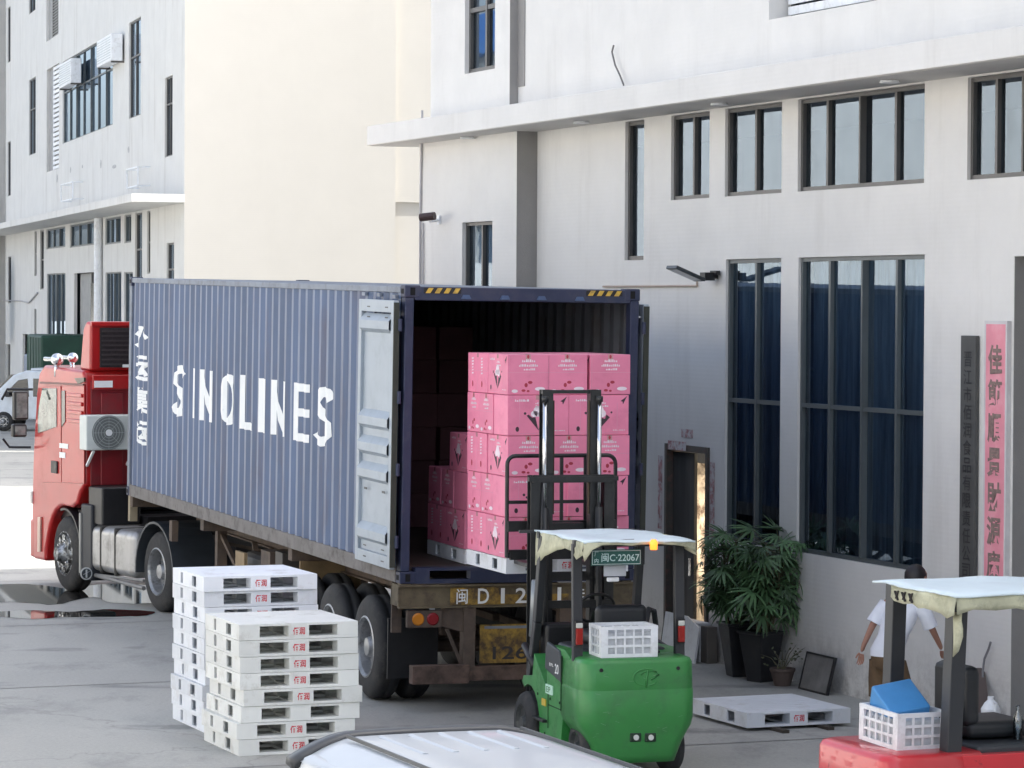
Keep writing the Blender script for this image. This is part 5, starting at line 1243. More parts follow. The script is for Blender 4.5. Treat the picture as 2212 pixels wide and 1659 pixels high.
MB().box(-.22, .3, .36, .5, 1.02, 1.045).build('hood_strap', BLK, G, bevel=.01)

# red forklift, right edge: points at the wall
QF = Frame((2.29, 21.62, 0), R(-68.7))
Q = thing('forklift_truck', 'red forklift with a tarp roof parked at the right edge of the yard', 'forklift', QF.m)
REDF = mat('red forklift paint', (.60, .030, .040), .35, var=.08, scale=1.5, coat=.5, dirt=(.10, .01, .015), damt=.7, dscale=5, dth=(.62, .68))
counterweight(Q, REDF, .54, 1.0, .75)
MB().prism([(.6, .2), (1.4, .18), (1.42, .35)]+arch_pts(1.72, .30, .33, 175, 60, 6)+[(1.95, .68), (1.55, .72), (1.2, .62), (1.2, .98), (.6, .98)], 0, -.53, .53).build('chassis_body', REDF, Q, bevel=.02)
MB().box(-.45, .45, .75, 1.3, .9, 1.03).build('battery_hood', mat('dark grey hood', ()), Q, bevel=.03)
MB().cbox((0, 1.05, 1.1), (.5, .5, .12)).build('seat', SEAT, Q, bevel=.05); MB().cbox((0, .84, 1.33), (.48, .12, .42)).build('seat_back', SEAT, Q, bevel=.05)
MB().box(-.42, .42, 1.68, 1.82, .6, 1.15).build('dashboard', BLK, Q, bevel=.04)
for s_ in (-1, 1):
    small_wheel(Q, s_*.51, 1.72, .285, .2, s_); small_wheel(Q, s_*.42, .40, .235, .16, s_)
    post(Q, [(s_*.42, .56, .95), (s_*.43, .60, 2.07)], .12, h=.11); post(Q, [(s_*.47, 1.95, .68), (s_*.46, 1.80, 1.3), (s_*.45, 1.7, 2.07)], .08)
rg = MB().beam((-.45, .62, 2.05), (.45, .62, 2.05), .05).beam((-.45, 1.7, 2.05), (.45, 1.7, 2.05), .05)
for i in range(7): rg.beam((-.42+.14*i, .62, 2.05), (-.42+.14*i, 1.7, 2.05), .03)
rg.build('roof_grid', PIL, Q)
c_far = QF.i @ ground(1911, 1251, 2.1); c_near = QF.i @ ground(2034, 1284, 2.1); cy0 = (c_far.y+c_near.y)/2
tarp(Q, c_far.x, c_near.x, cy0, cy0+1.5, 2.10)
g = drape(Q, (c_far.x+.25, cy0+.02), (c_near.x, cy0+.02), 2.08, [.08, .10, .11, .10, .12, .11, .12, .13, .15, .12], out=(0, -.01))
drape(Q, (c_near.x-.01, cy0+.02), (c_near.x-.01, cy0+1.5), 2.08, [.12, .09, .10, .09, .12, .08, .10, .13, .11, .08, .1])
drape(Q, (c_near.x-.12, cy0+.06), (c_near.x-.04, cy0+.08), 1.97, [.20, .30, .26, .16])
for i, (x, w_) in enumerate(((c_far.x+.34, .05), (c_far.x+.44, .05), (c_far.x+.54, .04))):
    MB().beam((x, cy0-.004, 2.05), (x+.045, cy0-.004, 1.99), .018, .006).beam((x+.05, cy0-.006, 2.055), (x+.015, cy0-.006, 2.0), .014, .006).build('sacking_print', TXT_K, Q)
g = MB()
for s_ in (-1, 1): channel(g, s_*.33, 2.25, .12, 2.1, .09, .12, s_)
g.box(-.38, .38, 2.2, 2.3, 2.04, 2.1).build('mast', MST, Q)
MB().box(-.3, .3, 2.3, 3.3, .05, .08).build('fork', MST, Q)
bq = QF.pl(2, 1.0, 1962, 1606)
bm4 = QF.m @ Matrix.Translation((.02, .42, 1.005)) @ Matrix.Rotation(R(2), 4, 'Z') @ Matrix.Rotation(R(2), 4, 'Y')
basket(bm4, .52, .40, .25, 'slatted white crate holding a blue box on the red forklift')
bb = MB().box(-.19, .13, -.15, .15, 0, .17).build('blue_tool_box', mat('bright blue plastic', (.06, .26, .56), .4, var=.1), None, bevel=.015, mw=bm4 @ Matrix.Translation((-.05, .0, .17)) @ Matrix.Rotation(R(28), 4, 'Y') @ Matrix.Rotation(R(10), 4, 'X'), label='bright blue box tipped on its side in the crate on the red forklift', cat='box')
MB().lathe([(0, .032), (.15, .032), (.19, .012), (.21, .014), (.23, .013)], (.0, 0, 0), 2, 16).build('water_bottle', glass_mat('bottle plastic', (.7, .8, .85), extra=.1), None, smooth=True, mw=Matrix.Translation(QF.m @ Vector((.30, 1.15, 1.04))), label='clear plastic water bottle on the red forklift behind the post', cat='bottle')

# ================================================================== FOREGROUND VAN (roof in view)
VF = Frame(depth(928, 1604, 15.45)*1.0, R(21.3)+math.pi)
VF = Frame((VF.m.translation.x, VF.m.translation.y, 0), R(21.3)+math.pi)     # local +y towards the camera side
V = thing('parked_van', 'silver white minivan with ribbed roof parked at the bottom edge', 'van', VF.m)
VZ = 1.93
SIL = mat('silver white car paint', (.44, .47, .50), .38, .0, var=.03, coat=.3)
def roof_x(u):                                          # crown across the roof
    return VZ-.10*abs(u)**2.6*1.0
g = MB(); nx, ny = 40, 30; vs = []
HWV, LV = .66, 3.4
ribs = [-.30, -.15, 0., .15, .30]
for j in range(ny+1):
    yy = -.02+LV*j/ny
    for i in range(nx+1):
        u = -1+2*i/nx; x = u*HWV
        z = VZ-.16*max(0, abs(u)-.55)**1.6*2.2-.012*u*u-.05*max(0, (.3-yy))**1.5*2
        vs.append((x, yy, z))
g.add(vs, [(j*(nx+1)+i, j*(nx+1)+i+1, (j+1)*(nx+1)+i+1, (j+1)*(nx+1)+i) for j in range(ny) for i in range(nx)])
g.build('roof', SIL, V, smooth=True)
g = MB()
for x in ribs:
    for x_ in (x,):
        z_ = VZ-.012*(x/HWV)**2-.003
        g.prism([(z_, x_-.022), (z_+.011, x_-.008), (z_+.011, x_+.008), (z_, x_+.022)], 1, .16, .78)
for q_ in range(len(g.v)): a, b, c_ = g.v[q_]
g.build('roof_rib', SIL, V, bevel=.004)
MB().box(-.452, -.440, .08, LV, VZ-.012, VZ+.004).box(.440, .452, .08, LV, VZ-.012, VZ+.004).build('roof_ditch_strip', mat('dark seal', (.06, .065, .07), .5), V)
body_pts = [(-.02, .35), (-.10, .95), (-.02, 1.30), (.05, VZ-.15), (LV, VZ-.14), (LV+.5, 1.1), (LV+.55, .35)]
MB().prism(body_pts, 0, -.80, .80).build('body', SIL, V, bevel=.06) if False else None
loft([[(s_*w_, y_, z_) for s_, y_ in ((-1, y0_), (1, y0_), (1, LV+dy), (-1, LV+dy))] for w_, y0_, dy, z_ in ((.80, .0, .5, .35), (.82, -.05, .55, .9), (.80, -.02, .5, 1.15), (.66, .0, 0, VZ-.085))], 'body', SIL, V, bevel=.05)
for s_ in (-1, 1):
    g = MB(); pts = [(s_*.802, .35, 1.2), (s_*.802, 3.0, 1.2), (s_*.700, 2.9, VZ-.16), (s_*.700, .35, VZ-.16)]
    g.add(pts+[(x-s_*.02, y, z) for x, y, z in pts], [(0, 1, 2, 3), (7, 6, 5, 4), (0, 4, 5, 1), (1, 5, 6, 2), (2, 6, 7, 3), (3, 7, 4, 0)]); g.build('side_window', GLK, V)
    for y in (.55, 2.9): small_wheel(V, s_*.74, y, .3, .18, s_)
# black band of the tailgate spoiler along the far edge
g = MB(); vs = []
n = 30
for i in range(n+1):
    u = -1+2*i/n; x = u*(HWV+.03); bow = .10*(1-u*u)
    z = VZ-.16*max(0, abs(u)-.55)**1.6*2.2-.012*u*u-.01
    for (dy, dz) in ((.02, 0), (-.03, .012), (-.12, .002), (-.13, -.03), (.0, -.05)): vs.append((x, dy-bow*.6+.0, z+dz-.0))
g.add(vs, [(5*i+k, 5*i+(k+1) % 5, 5*i+5+(k+1) % 5, 5*i+5+k) for i in range(n) for k in range(5)]+[(0, 1, 2, 3, 4), tuple(5*n+k for k in range(5))[::-1]])
g.build('spoiler', mat('black trim', (.045, .048, .052), .4), V, smooth=True)
MB().prism([(-.06, VZ-.12), (-.02, VZ-.12), (-.02, 1.15), (-.06, 1.15)], 0, -.6, .6).build('rear_window', GLK, V)

# ================================================================== FAR VEHICLES
MF = Frame((-14.2, 98.4, 0), R(84))
M_ = thing('parked_van', 'small white minivan parked in the distance left of the red cab', 'van', MF.m)
SILB = mat('pale blue white paint', (.62, .68, .74), .3, coat=.5)
vp = [(-2.0, .35), (-2.05, .95), (-1.9, 1.70), (-1.6, 1.84), (.6, 1.86), (1.0, 1.72), (1.7, 1.05), (1.95, .9), (2.0, .35)]
MB().prism([(a, b) for a, b in vp], 0, -.78, .78).build('body', SILB, M_, bevel=.07, seg=3)
MB().prism([(.55, 1.62), (.85, 1.56), (1.35, 1.06), (.50, 1.06)], 0, -.79, .79).build('side_window', GLK, M_, bevel=.01)
MB().prism([(.38, 1.62), (.38, 1.06), (-1.6, 1.06), (-1.6, 1.6)], 0, -.788, .788).build('side_window', GLK, M_, bevel=.01)
MB().prism([(1.02, 1.70), (1.08, 1.74), (1.72, 1.10), (1.66, 1.06)], 0, -.68, .68).build('windscreen', GLK, M_)
MB().box(-.6, .6, -1.2, .5, 1.86, 1.93).build('roof_rack', SILB, M_, bevel=.02); MB().box(-1.0, -.79, 1.05, 1.2, 1.05, 1.2).build('mirror', BLK, M_, bevel=.03)
for s_ in (-1, 1):
    for y in (-1.25, 1.3): wheel(M_, s_*.74, y, .3, .3, .18, s_, deep=.03)
HF = Frame((-14.4, 105.5, 0), R(15))
H_ = thing('tarp_truck', 'truck with dark green tarpaulin load parked behind the red cab', 'truck', HF.m)
TG = mat('dark green tarpaulin', (.012, .055, .035), .6, var=.25, scale=1.5, bump=.6, bscale=2.5)
p0 = HF.i @ depth(85, 905, 103.); zt_ = depth(120, 724, 103.).z
MB().box(p0.x, p0.x+1.9, -2.5, 1.5, .95, zt_).build('tarpaulin', TG, H_, bevel=.1)
for i in range(5): MB().path([(p0.x-.01, -2.2+.8*i, 1.0), (p0.x-.02, -2.15+.8*i, zt_-.1), (p0.x+1.1, -2.1+.8*i, zt_+.02)], .015, 5).build('rope', TG, H_)
MB().box(p0.x, p0.x+1.9, -2.5, 1.6, .75, .95).build('load_bed', BLK, H_); MB().box(p0.x+.1, p0.x+1.8, 1.7, 3.3, .5, 2.2).build('cab', mat('blue truck cab', (.05, .1, .2), .4), H_, bevel=.1)
for s_, x in ((-1, p0.x+.2), (1, p0.x+1.7)):
    for y in (-1.6, 2.5): wheel(H_, x, y, .42, .42, .24, s_, deep=.05)

# ================================================================== PLANTS, POTS, BOARDS, SIGNS
LEAF = mat('palm leaf', (.085, .165, .070), .45, var=.35, scale=4, rand=.45, spec=.4)
STEM = mat('palm cane', (.10, .095, .05), .7, var=.3, scale=10)
POT = mat('black glazed pot', (.016, .017, .02), .4, dirt=(.06, .055, .05), damt=.4, dscale=5)
SOIL = mat('soil', (.05, .04, .03), .9)
def leaf_mesh(seed):
    rn = random.Random(seed); m_ = MB(); n = rn.randint(7, 9)
    for i in range(n):
        a = R(-78+156*i/(n-1)+rn.uniform(-5, 5)); ln = rn.uniform(.19, .27)*(1-.25*abs(i/(n-1)-.5)); w_ = rn.uniform(.011, .017); dr_ = rn.uniform(.04, .12)
        vs = []
        for k in range(5):
            t = k/4; r_ = .02+ln*t; ww = w_*(.5, 1, 1, .8, .12)[k]; z = -dr_*t*t+.01*t
            c_, s_ = math.cos(a), math.sin(a); vs += [(r_*c_+ww*s_, r_*s_-ww*c_, z), (r_*c_-ww*s_, r_*s_+ww*c_, z)]
        m_.add(vs, [(2*k, 2*k+2, 2*k+3, 2*k+1) for k in range(4)])
    return m_.mesh('leaf', LEAF)
LM = [leaf_mesh(i) for i in range(6)]
def potted_palm(base, rim, label, foot, top, hp, H_, nl, seed, lean=(0, 0)):
    rn = random.Random(seed); t = thing('potted_palm', label, 'potted plant', Matrix.Translation(base), 'lady palms in tall black pots')
    g = MB(); 
    ring = lambda w_, z, r_=.0: [(sx*w_, sy*w_, z) for sx, sy in ((-1, -1), (1, -1), (1, 1), (-1, 1))]
    loft([ring(foot, 0), ring(top, hp-.03), ring(top+.015, hp-.028), ring(top+.015, hp), ring(top-.03, hp), ring(top-.035, hp-.06)], 'pot', POT, t, bevel=.008).matrix_basis = Matrix.Rotation(R(rim), 4, 'Z')
    MB().box(-top+.05, top-.05, -top+.05, top-.05, hp-.08, hp-.05).build('soil', SOIL, t).matrix_basis = Matrix.Rotation(R(rim), 4, 'Z')
    nst = 9; k = 0
    for s_ in range(nst):
        a = rn.uniform(0, 6.28); r1 = rn.uniform(.02, top*.7); hh = hp+(H_-hp)*rn.uniform(.45, .9); tx, ty = math.cos(a)*rn.uniform(.06, .25)+lean[0], math.sin(a)*rn.uniform(.06, .2)+lean[1]
        p = [(math.cos(a)*r1, math.sin(a)*r1, hp-.06), (math.cos(a)*r1+tx*.4, math.sin(a)*r1+ty*.4, (hp+hh)/2), (tx, ty, hh)]
        st = MB().path(p, [.013, .011, .008], 6).build('stem', STEM, t)
        for j in range(nl//nst):
            f = rn.uniform(.25, 1.05); q_ = Vector(p[1]).lerp(Vector(p[2]), min(1, (f-.5)*2)) if f > .5 else Vector(p[0]).lerp(Vector(p[1]), f*2)
            az = rn.uniform(0, 6.28); el = rn.uniform(-.5, 1.0)*(1 if f > .6 else .6); d_ = Vector((math.cos(az)*math.cos(el), math.sin(az)*math.cos(el), math.sin(el))); pl_ = rn.uniform(.12, .26)
            e_ = q_+d_*pl_
            MB().path([q_, e_], [.004, .003], 4).build('petiole', STEM, st)
            m_ = Matrix.Translation(e_) @ d_.to_track_quat('X', 'Z').to_matrix().to_4x4() @ Matrix.Rotation(rn.uniform(-.7, .7), 4, 'X') @ Matrix.Rotation(rn.uniform(.1, .8), 4, 'Y') @ Matrix.Scale(rn.uniform(.75, 1.1), 4)
            o = link('leaf', rn.choice(LM), t); o.matrix_basis = m_; k += 1
    return t
b1 = ground(1598, 1462); b2 = ground(1645, 1474)
potted_palm(Vector((b1.x, b1.y+.08, 0)), 15, 'lady palm in the left tall black pot beside the door', .11, .185, .58, 1.66, 135, 11, (-.05, 0))
potted_palm(Vector((b2.x, b2.y+.10, 0)), 40, 'lady palm in the right tall black pot beside the big window', .105, .17, .54, 1.60, 126, 23, (.12, 0))
cp = ground(1690, 1481)
CP = thing('clay_pot_plant', 'sparse twiggy plant in a small brown clay pot in front of the palms', 'potted plant', Matrix.Translation(cp))
MB().lathe([(0, .085), (.14, .125), (.16, .135), (.185, .135), (.185, .11), (.15, .10)], (0, 0, 0), 2, 24).build('pot', mat('brown clay pot', (.09, .065, .055), .7), CP, smooth=False)
rn = random.Random(4); tw_ = MB(); lf = []
for i in range(9):
    a = rn.uniform(0, 6.28); e_ = Vector((math.cos(a)*rn.uniform(.1, .3), math.sin(a)*.12, rn.uniform(.3, .45))); tw_.path([(0, 0, .15), e_*.5+Vector((0, 0, .12)), e_], [.005, .004, .002], 4)
    for k in range(5):
        l_ = MB(); r_ = rn.uniform(.014, .022); l_.add([(-r_, 0, 0), (0, -r_*.6, .004), (r_, 0, 0), (0, r_*.6, -.004)], [(0, 1, 2, 3)]); l_.tf(Matrix.Translation(e_*rn.uniform(.6, 1)+Vector((rn.uniform(-.04, .04), rn.uniform(-.04, .04), rn.uniform(-.02, .05)))) @ Matrix.Rotation(rn.uniform(0, 3), 4, 'X') @ Matrix.Rotation(rn.uniform(0, 3), 4, 'Z')); lf.append(l_)
tw_.build('twig', STEM, CP); join(*lf).build('foliage', mat('dull small leaf', (.08, .09, .05), .6, var=.4, scale=8), CP)
# framed board leaning by the pots
fb0 = RB.i @ ground(1718, 1478); 
lean_m = RB.m @ Matrix.Translation((RB.sz(-.25, 1722, 1480)[0]+.0, -.22, .02)) @ Matrix.Rotation(R(-14), 4, 'X')
bl = thing('framed_board', 'grey board in a dark frame leaning on the wall beside the clay pot', 'board', lean_m)
MB().box(0, .60, 0, .02, 0, .36).build('panel', mat('dusty grey board', (.16, .155, .15), .6, var=.3, scale=4), bl)
MB().box(-.02, .62, -.006, .028, -.02, .0).box(-.02, .62, -.006, .028, .36, .38).box(-.02, 0, -.006, .028, 0, .36).box(.6, .62, -.006, .028, 0, .36).build('frame', BLK, bl)
# white boards beside the side door
for i, (x0, x1, yt, yb, lb, yy) in enumerate(((1425, 1500, 1302, 1397, 'pale board with a cut corner leaning left of the side door', -.30), (1470, 1531, 1328, 1411, 'pale grey box with a dark side standing right of the side door', -.16))):
    a = RB.sz(yy, x0, yb); b = RB.sz(yy, x1, yb); h_ = RB.sz(yy, x0, yt)[1]-a[1]
    if i == 0:
        t = thing('door_board', lb, 'board', RB.m @ Matrix.Translation((a[0], yy, .0)) @ Matrix.Rotation(R(-8), 4, 'X'))
        w_ = b[0]-a[0]; MB().prism([(0, 0), (0, w_), (h_*.80, w_), (h_, w_*.62), (h_, 0)], 1, 0, .02).build('panel', WHITE, t); MB().box(-.012, 0, -.004, .024, 0, h_).build('edge_strip', BLK, t)
    else:
        t = thing('door_box', lb, 'box', RB.m @ Matrix.Translation((a[0], yy, .0))); w_ = b[0]-a[0]
        MB().box(0, w_*.72, -.02, .12, 0, h_).build('front_board', WHITE, t, bevel=.006); MB().box(w_*.72+.002, w_*.95, .0, .12, 0, h_-.03).build('side_board', mat('grey brown board', (.17, .155, .14), .6), t)
# vertical signs
def vsign(x0, x1, yt, zbot, name, label, m_, txt, tm_, wtxt, rim=None, th=.04, top_pad=.12, gap=1.0, off=.004):
    a = RB.sz(-.05, x0, 900)[0]; b = RB.sz(-.05, x1, 900)[0]; zt_ = RB.sz(-.05, (x0+x1)/2, yt)[1]; zbot = RB.sz(-.05, (x0+x1)/2, zbot)[1]
    t = thing(name, label, 'sign', RB.m)
    MB().box(a, b, -.05, -.05+th, zbot, zt_).build('sign_board', m_, t, bevel=.004)
    if rim: MB().box(a-.03, b+.03, -.05+th*.2, -.003, zbot-.03, zt_+.03).build('sign_backing', rim, t)
    H2 = zt_-zbot-top_pad-.06
    textmesh(txt, (b-a)*wtxt, H2, off, True, gap).tf(basis(((a+b)/2, -.053, zbot+.04+H2/2), (1, 0, 0), (0, 0, 1))).build('sign_characters', tm_, t)
vsign(2074, 2106, 725, 1262, 'company_sign', 'dark grey vertical company name board with black characters', mat('weathered dark board', (.075, .075, .072), .6, var=.15, scale=4), '晋江市佰润食品有限责任公司', mat('black characters', (.016, .016, .018), .5), .55)
vsign(2128, 2170, 700, 1268, 'red_couplet', 'faded pink red couplet strip with dark brush characters beside the doorway', mat('faded red couplet paper', (.80, .30, .36), .7, var=.10, scale=2, dirt=(.80, .48, .52), damt=.7, dscale=2), '佳節順景財源廣', mat('faded ink', (.25, .175, .155), .8, var=.3, scale=20), .72, rim=mat('pale paper border', (.62, .6, .6), .8), th=.012, top_pad=.15, off=.03)
# odds and ends leaning right of the doorway wall
kq = crop(2000, 1350, 568/1636)
def wallpt(x, y, yy): p = RB.pl(1, yy, *kq(x, y)); return p
a = wallpt(1350, 1340, -.35); b = wallpt(1300, 945, -.03)
MB().beam(b, (a.x, a.y, max(a.z, .0)), .13, .03).build('leaning_board', mat('brown leaning board', (.10, .075, .065), .7), None, mw=RB.m, label='brown board leaning on the wall below the couplet', cat='board')
pts = [wallpt(*t, -.05) for t in ((1395, 750), (1380, 800), (1350, 870), (1338, 960), (1345, 1340))]
MB().path(pts, .012, 6).build('bent_rod', mat('grey rod', (.2, .2, .21), .5), None, mw=RB.m, label='thin bent grey rod leaning on the wall by the couplet', cat='rod')
j = wallpt(1430, 1340, -.5); j.z = max(j.z, 0)
jb = thing('plinth_block', 'dark low block at the foot of the wall with a white jug on it', 'block', RB.m @ Matrix.Translation((j.x-.2, -.75, 0))); MB().box(0, .7, 0, .5, 0, max(.1, j.z)).build('block', mat('dark stone', (.09, .08, .075), .8), jb)
jg = thing('white_jug', 'small white plastic jug standing by the wall at the right edge', 'jug', RB.m @ Matrix.Translation((j.x, -.55, max(.1, j.z))))
MB().lathe([(0, .085), (.14, .09), (.19, .06), (.22, .03), (.25, .03)], (0, 0, 0), 2, 16).build('jug_body', WHITE, jg, smooth=False); MB().path([(.05, 0, .21), (.10, 0, .2), (.085, 0, .1)], .012, 6).build('jug_handle', WHITE, jg)

# ================================================================== PERSON
SKIN = mat('skin', (.36, .185, .13), .5, var=.08); HAIR = mat('black hair', (.010, .008, .010), .5, var=.3, scale=30)
SHIRT = mat('white cotton shirt', (.72, .74, .80), .85, var=.04, scale=6, bump=.35, bscale=9); SHORTS = mat('brown shorts', (.115, .070, .035), .85, var=.2, scale=8, bump=.5, bscale=14)
pg = ground(1915, 1600)
PFm = Matrix.Translation((pg.x, pg.y, 0)) @ Matrix.Rotation(R(-42), 4, 'Z') @ Matrix.Scale(.93, 4)
PE = thing('person', 'person in white T-shirt and brown shorts leaning forward behind the red forklift', 'person', PFm)
def skin(name, verts, edges, radii, m_, parent, sub=2, root=0):
    me = bpy.data.meshes.new(name); me.from_pydata([Vector(v_) for v_ in verts], edges, []); o = bpy.data.objects.new(name, me); col.objects.link(o); o.parent = parent
    md = o.modifiers.new('skin', 'SKIN'); md.use_smooth_shade = True
    for i, r_ in enumerate(radii):
        sv = me.skin_vertices[0].data[i]; sv.radius = r_ if isinstance(r_, tuple) else (r_, r_); sv.use_root = (i == root)
    s_ = o.modifiers.new('sub', 'SUBSURF'); s_.levels = sub; s_.render_levels = sub; me.materials.append(m_); return o
# local frame: x to the person's right, y forwards; leaning forward and to the right
V_ = [(0, 0, .88), (.03, .05, 1.06), (.07, .12, 1.24), (.09, .17, 1.36), (.10, .22, 1.44), (.11, .28, 1.52), (.12, .30, 1.60),
      (-.10, .0, .84), (-.10, .03, .47), (-.10, -.05, .09), (-.10, .08, .035), (.11, .0, .84), (.12, .12, .48), (.13, .05, .09), (.13, .18, .035),
      (-.10, .16, 1.37), (-.20, .03, 1.13), (-.27, -.02, .93), (-.30, -.01, .86), (.28, .18, 1.34), (.34, .27, 1.12), (.33, .42, .95), (.33, .46, .90)]
E_ = [(0, 1), (1, 2), (2, 3), (3, 4), (4, 5), (5, 6), (0, 7), (7, 8), (8, 9), (9, 10), (0, 11), (11, 12), (12, 13), (13, 14), (3, 15), (15, 16), (16, 17), (17, 18), (3, 19), (19, 20), (20, 21), (21, 22)]
RA = [(.13, .10), (.125, .09), (.14, .10), (.13, .09), .055, .075, .085, .085, .055, .038, (.04, .03), .085, .055, .038, (.04, .03), .052, .038, .027, (.038, .018), .052, .038, .027, (.038, .018)]
skin('body', V_, E_, RA, SKIN, PE)
def hand(w, d, side):                                   # palm grows from the wrist; five separate fingers
    w = Vector(w); d = Vector(d).normalized(); s = Vector((side, 0, 0)); s = (s-d*s.dot(d)).normalized(); nrm = d.cross(s)
    for i, (o_, l_) in enumerate(((-.030, .062), (-.010, .072), (.010, .068), (.030, .054))):
        b_ = w+d*.02+s*o_*.6; m1 = w+d*(.075)+s*o_; m2 = m1+d*l_*.5+nrm*.008; m3 = m1+d*l_*.85+nrm*.026
        skin('finger', [b_, m1, m2, m3], [(0, 1), (1, 2), (2, 3)], [.010, .009, .008, .006], SKIN, PE, 1)
    b_ = w+d*.015-s*.022; skin('thumb', [b_, b_+d*.03-s*.022+nrm*.01, b_+d*.062-s*.03+nrm*.02], [(0, 1), (1, 2)], [.012, .010, .007], SKIN, PE, 1)
hand((-.30, -.01, .86), (-.12, .02, -1), 1); hand((.33, .46, .90), (0, .4, -1), -1)
def sleeve(mb, rings, n=20, cap=False):
    o = len(mb.v)
    for c, d, rx, ry in rings:
        c = Vector(c); d = Vector(d).normalized(); a = Vector((1, 0, 0)); a = (a-d*a.dot(d)).normalized() if abs(d.x) < .9 else Vector((0, 0, 1)); b = d.cross(a)
        for k in range(n):
            t = 2*math.pi*k/n; f = 1+.035*math.sin(3*t+c.z*17)+.02*math.sin(5*t-c.z*31); mb.v.append(tuple(c+(a*math.cos(t)*rx+b*math.sin(t)*ry)*f))
    m = len(rings)
    for i in range(m-1):
        for k in range(n): mb.f.append((o+i*n+k, o+i*n+(k+1) % n, o+(i+1)*n+(k+1) % n, o+(i+1)*n+k))
    mb.f.append(tuple(o+(m-1)*n+k for k in range(n)) if cap else (o, o+1, o+2)); return mb
st = MB(); U = (0, .1, 1)
sleeve(st, [((.0, .0, .84), (0, 0, 1), .185, .135), ((0, .0, .90), U, .178, .130), ((.03, .05, 1.04), U, .165, .12), ((.06, .10, 1.18), U, .185, .125), ((.075, .14, 1.29), U, .195, .12), ((.085, .165, 1.36), U, .175, .10), ((.09, .185, 1.405), U, .10, .07), ((.095, .20, 1.425), U, .06, .055)])
sleeve(st, [((-.03, .15, 1.345), (-1, -.2, -.3), .07, .06), ((-.115, .14, 1.335), (-.8, -.5, -1), .078, .075), ((-.165, .09, 1.24), (-.6, -.8, -1.4), .074, .07), ((-.195, .045, 1.15), (-.5, -.6, -1.4), .078, .072)])
sleeve(st, [((.2, .17, 1.33), (1, .2, -.3), .07, .06), ((.285, .18, 1.32), (.6, .3, -1), .078, .075), ((.32, .22, 1.22), (.4, .5, -1.3), .074, .07), ((.34, .26, 1.13), (.4, .5, -1.3), .078, .072)])
st.build('shirt', SHIRT, PE, smooth=True)
st = MB()
sleeve(st, [((0, .0, .93), (0, 0, 1), .160, .118), ((0, .0, .86), (0, 0, 1), .172, .130), ((0, .0, .76), (0, 0, 1), .178, .135), ((0, .01, .70), (0, 0, 1), .165, .12)], cap=True)
sleeve(st, [((-.085, .0, .80), (0, 0, 1), .10, .12), ((-.10, .01, .62), (0, 0, 1), .105, .115), ((-.105, .03, .43), (0, 0, 1), .112, .115)])
sleeve(st, [((.09, .01, .80), (0, 0, 1), .10, .12), ((.11, .06, .62), (0, 0, 1), .105, .115), ((.125, .10, .44), (0, 0, 1), .112, .115)])
st.build('shorts', SHORTS, PE, smooth=True)
hm = MB(); prn = [(-.115, .001), (-.10, .06), (-.05, .095), (0, .105), (.06, .095), (.10, .06), (.118, .001)]
hm.lathe([(a, b) for a, b in prn], (0, 0, 0), 2, 18); hm.tf(Matrix.Translation((.125, .31, 1.605)) @ Matrix.Rotation(R(-25), 4, 'X')); hd_ = hm.build('head', SKIN, PE, smooth=True)
hr = MB().lathe([(-.06, .098), (-.02, .108), (.03, .110), (.08, .088), (.115, .05), (.128, .001)], (0, 0, 0), 2, 18); hr.tf(Matrix.Translation((.122, .295, 1.615)) @ Matrix.Rotation(R(-10), 4, 'X')); hr.build('hair', HAIR, PE, smooth=True)
fc = Matrix.Translation((.125, .31, 1.605)) @ Matrix.Rotation(R(-25), 4, 'X')
MB().add([(0, .125, -.03), (-.016, .098, -.035), (.016, .098, -.035), (0, .1, .01)], [(0, 1, 2), (0, 2, 3), (0, 3, 1)]).tf(fc).build('nose', SKIN, hd_)
for s_ in (-1, 1):
    MB().lathe([(-.008, .005), (0, .012), (.008, .005)], (s_*.035, .095, .0), 1, 8).tf(fc).build('eye', TXT_K, hd_)
    MB().cbox((s_*.104, 0, -.01), (.02, .03, .055)).tf(fc).build('ear', SKIN, hd_, bevel=.008)
MB().cbox((0, .092, -.062), (.045, .008, .010)).tf(fc).build('mouth', mat('lips', (.3, .1, .09), .5), hd_)
for s_, x, y in ((-1, -.10, .03), (1, .13, .13)):
    MB().box(x-.045, x+.045, y-.10, y+.15, 0, .075).build('shoe', mat('dark shoe', (.03, .03, .03), .6), PE, bevel=.03)

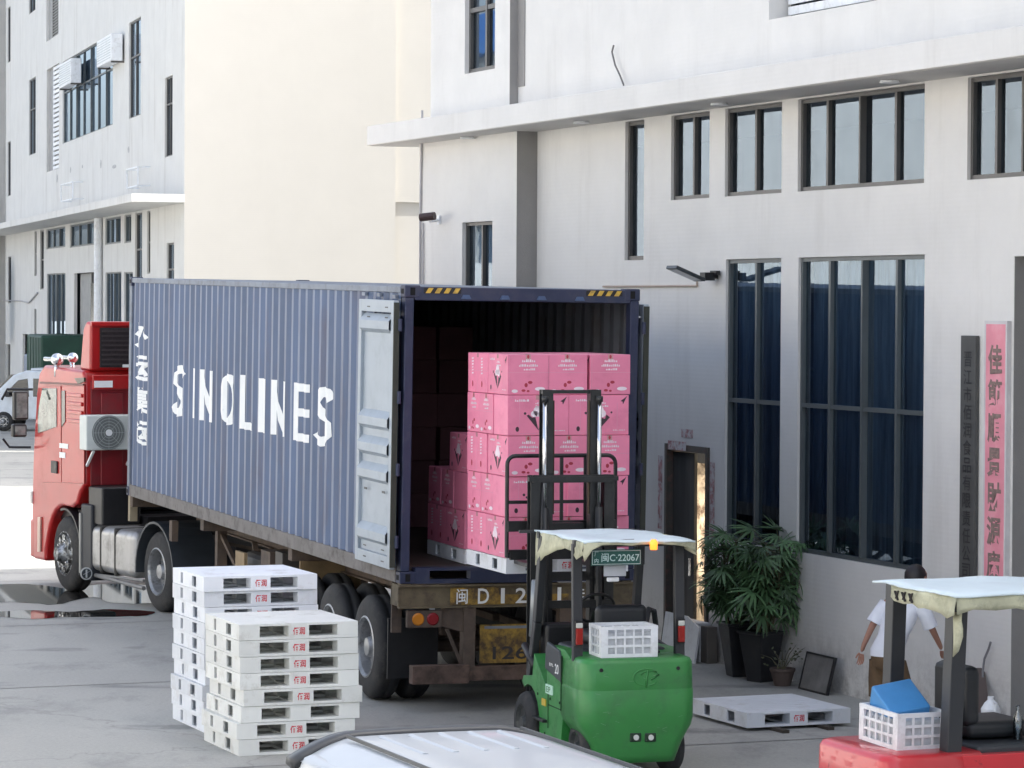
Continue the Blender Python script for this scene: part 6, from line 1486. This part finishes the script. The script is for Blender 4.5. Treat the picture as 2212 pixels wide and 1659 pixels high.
# ================================================================== every loose piece an object of its own
SPLIT = {'hole', 'lift_cylinder', 'inner_guard', 'mud_flap', 'guard_upright', 'paper_remnant', 'tool_panel', 'air_tank', 'landing_leg', 'brace', 'twist_lock', 'white_sticker', 'reflector_sticker', 'hinge', 'label_clip', 'headlight', 'air_slat', 'fairing_slat', 'lock_rod',
         'painted_patch', 'hazard_stripe', 'louvre_blade', 'louvre_vent', 'roof_rib', 'roof_ditch_strip', 'wall_stain', 'hydraulic_hose', 'side_guard_rail', 'unit_bracket', 'cable_pipe', 'leaf_spring', 'chain', 'grille', 'bracket', 'fork',
         'sacking_print', 'outer_mast', 'inner_mast', 'mast', 'load_backrest', 'fork_carriage', 'roof_grid', 'chassis_rail', 'air_hose', 'sign_characters', 'canopy', 'hull_wall', 'added_dark_wall', 'mirror_arm', 'rim_hole' if False else 'x', 'plate_border', 'main_beam', 'rear_panel'}
def islands(me):
    par = list(range(len(me.vertices)))
    def find(a):
        while par[a] != a: par[a] = par[par[a]]; a = par[a]
        return a
    for p in me.polygons:
        v0 = find(p.vertices[0])
        for v in p.vertices[1:]: par[find(v)] = v0; v0 = find(v0)
    g = {}
    for p in me.polygons: g.setdefault(find(p.vertices[0]), []).append(p)
    return list(g.values())
for o in [o for o in bpy.data.objects if o.type == 'MESH' and o.name.split('.')[0] in SPLIT]:
    gs = islands(o.data)
    if len(gs) < 2 or len(gs) > 60: continue
    ms = []
    for g in gs:
        idx = {}; vs_ = []; fs_ = []
        for p in g:
            f_ = []
            for v in p.vertices:
                if v not in idx: idx[v] = len(vs_); vs_.append(o.data.vertices[v].co[:])
                f_.append(idx[v])
            fs_.append(f_)
        me = bpy.data.meshes.new(o.data.name); me.from_pydata(vs_, [], fs_); me.materials.append(o.data.materials[0])
        if g[0].use_smooth:
            for p in me.polygons: p.use_smooth = True
        ms.append(me)
    nm = o.name.split('.')[0]
    for me in ms[1:]:
        c = o.copy(); c.data = me; c.name = nm; col.objects.link(c)
    o.data = ms[0]
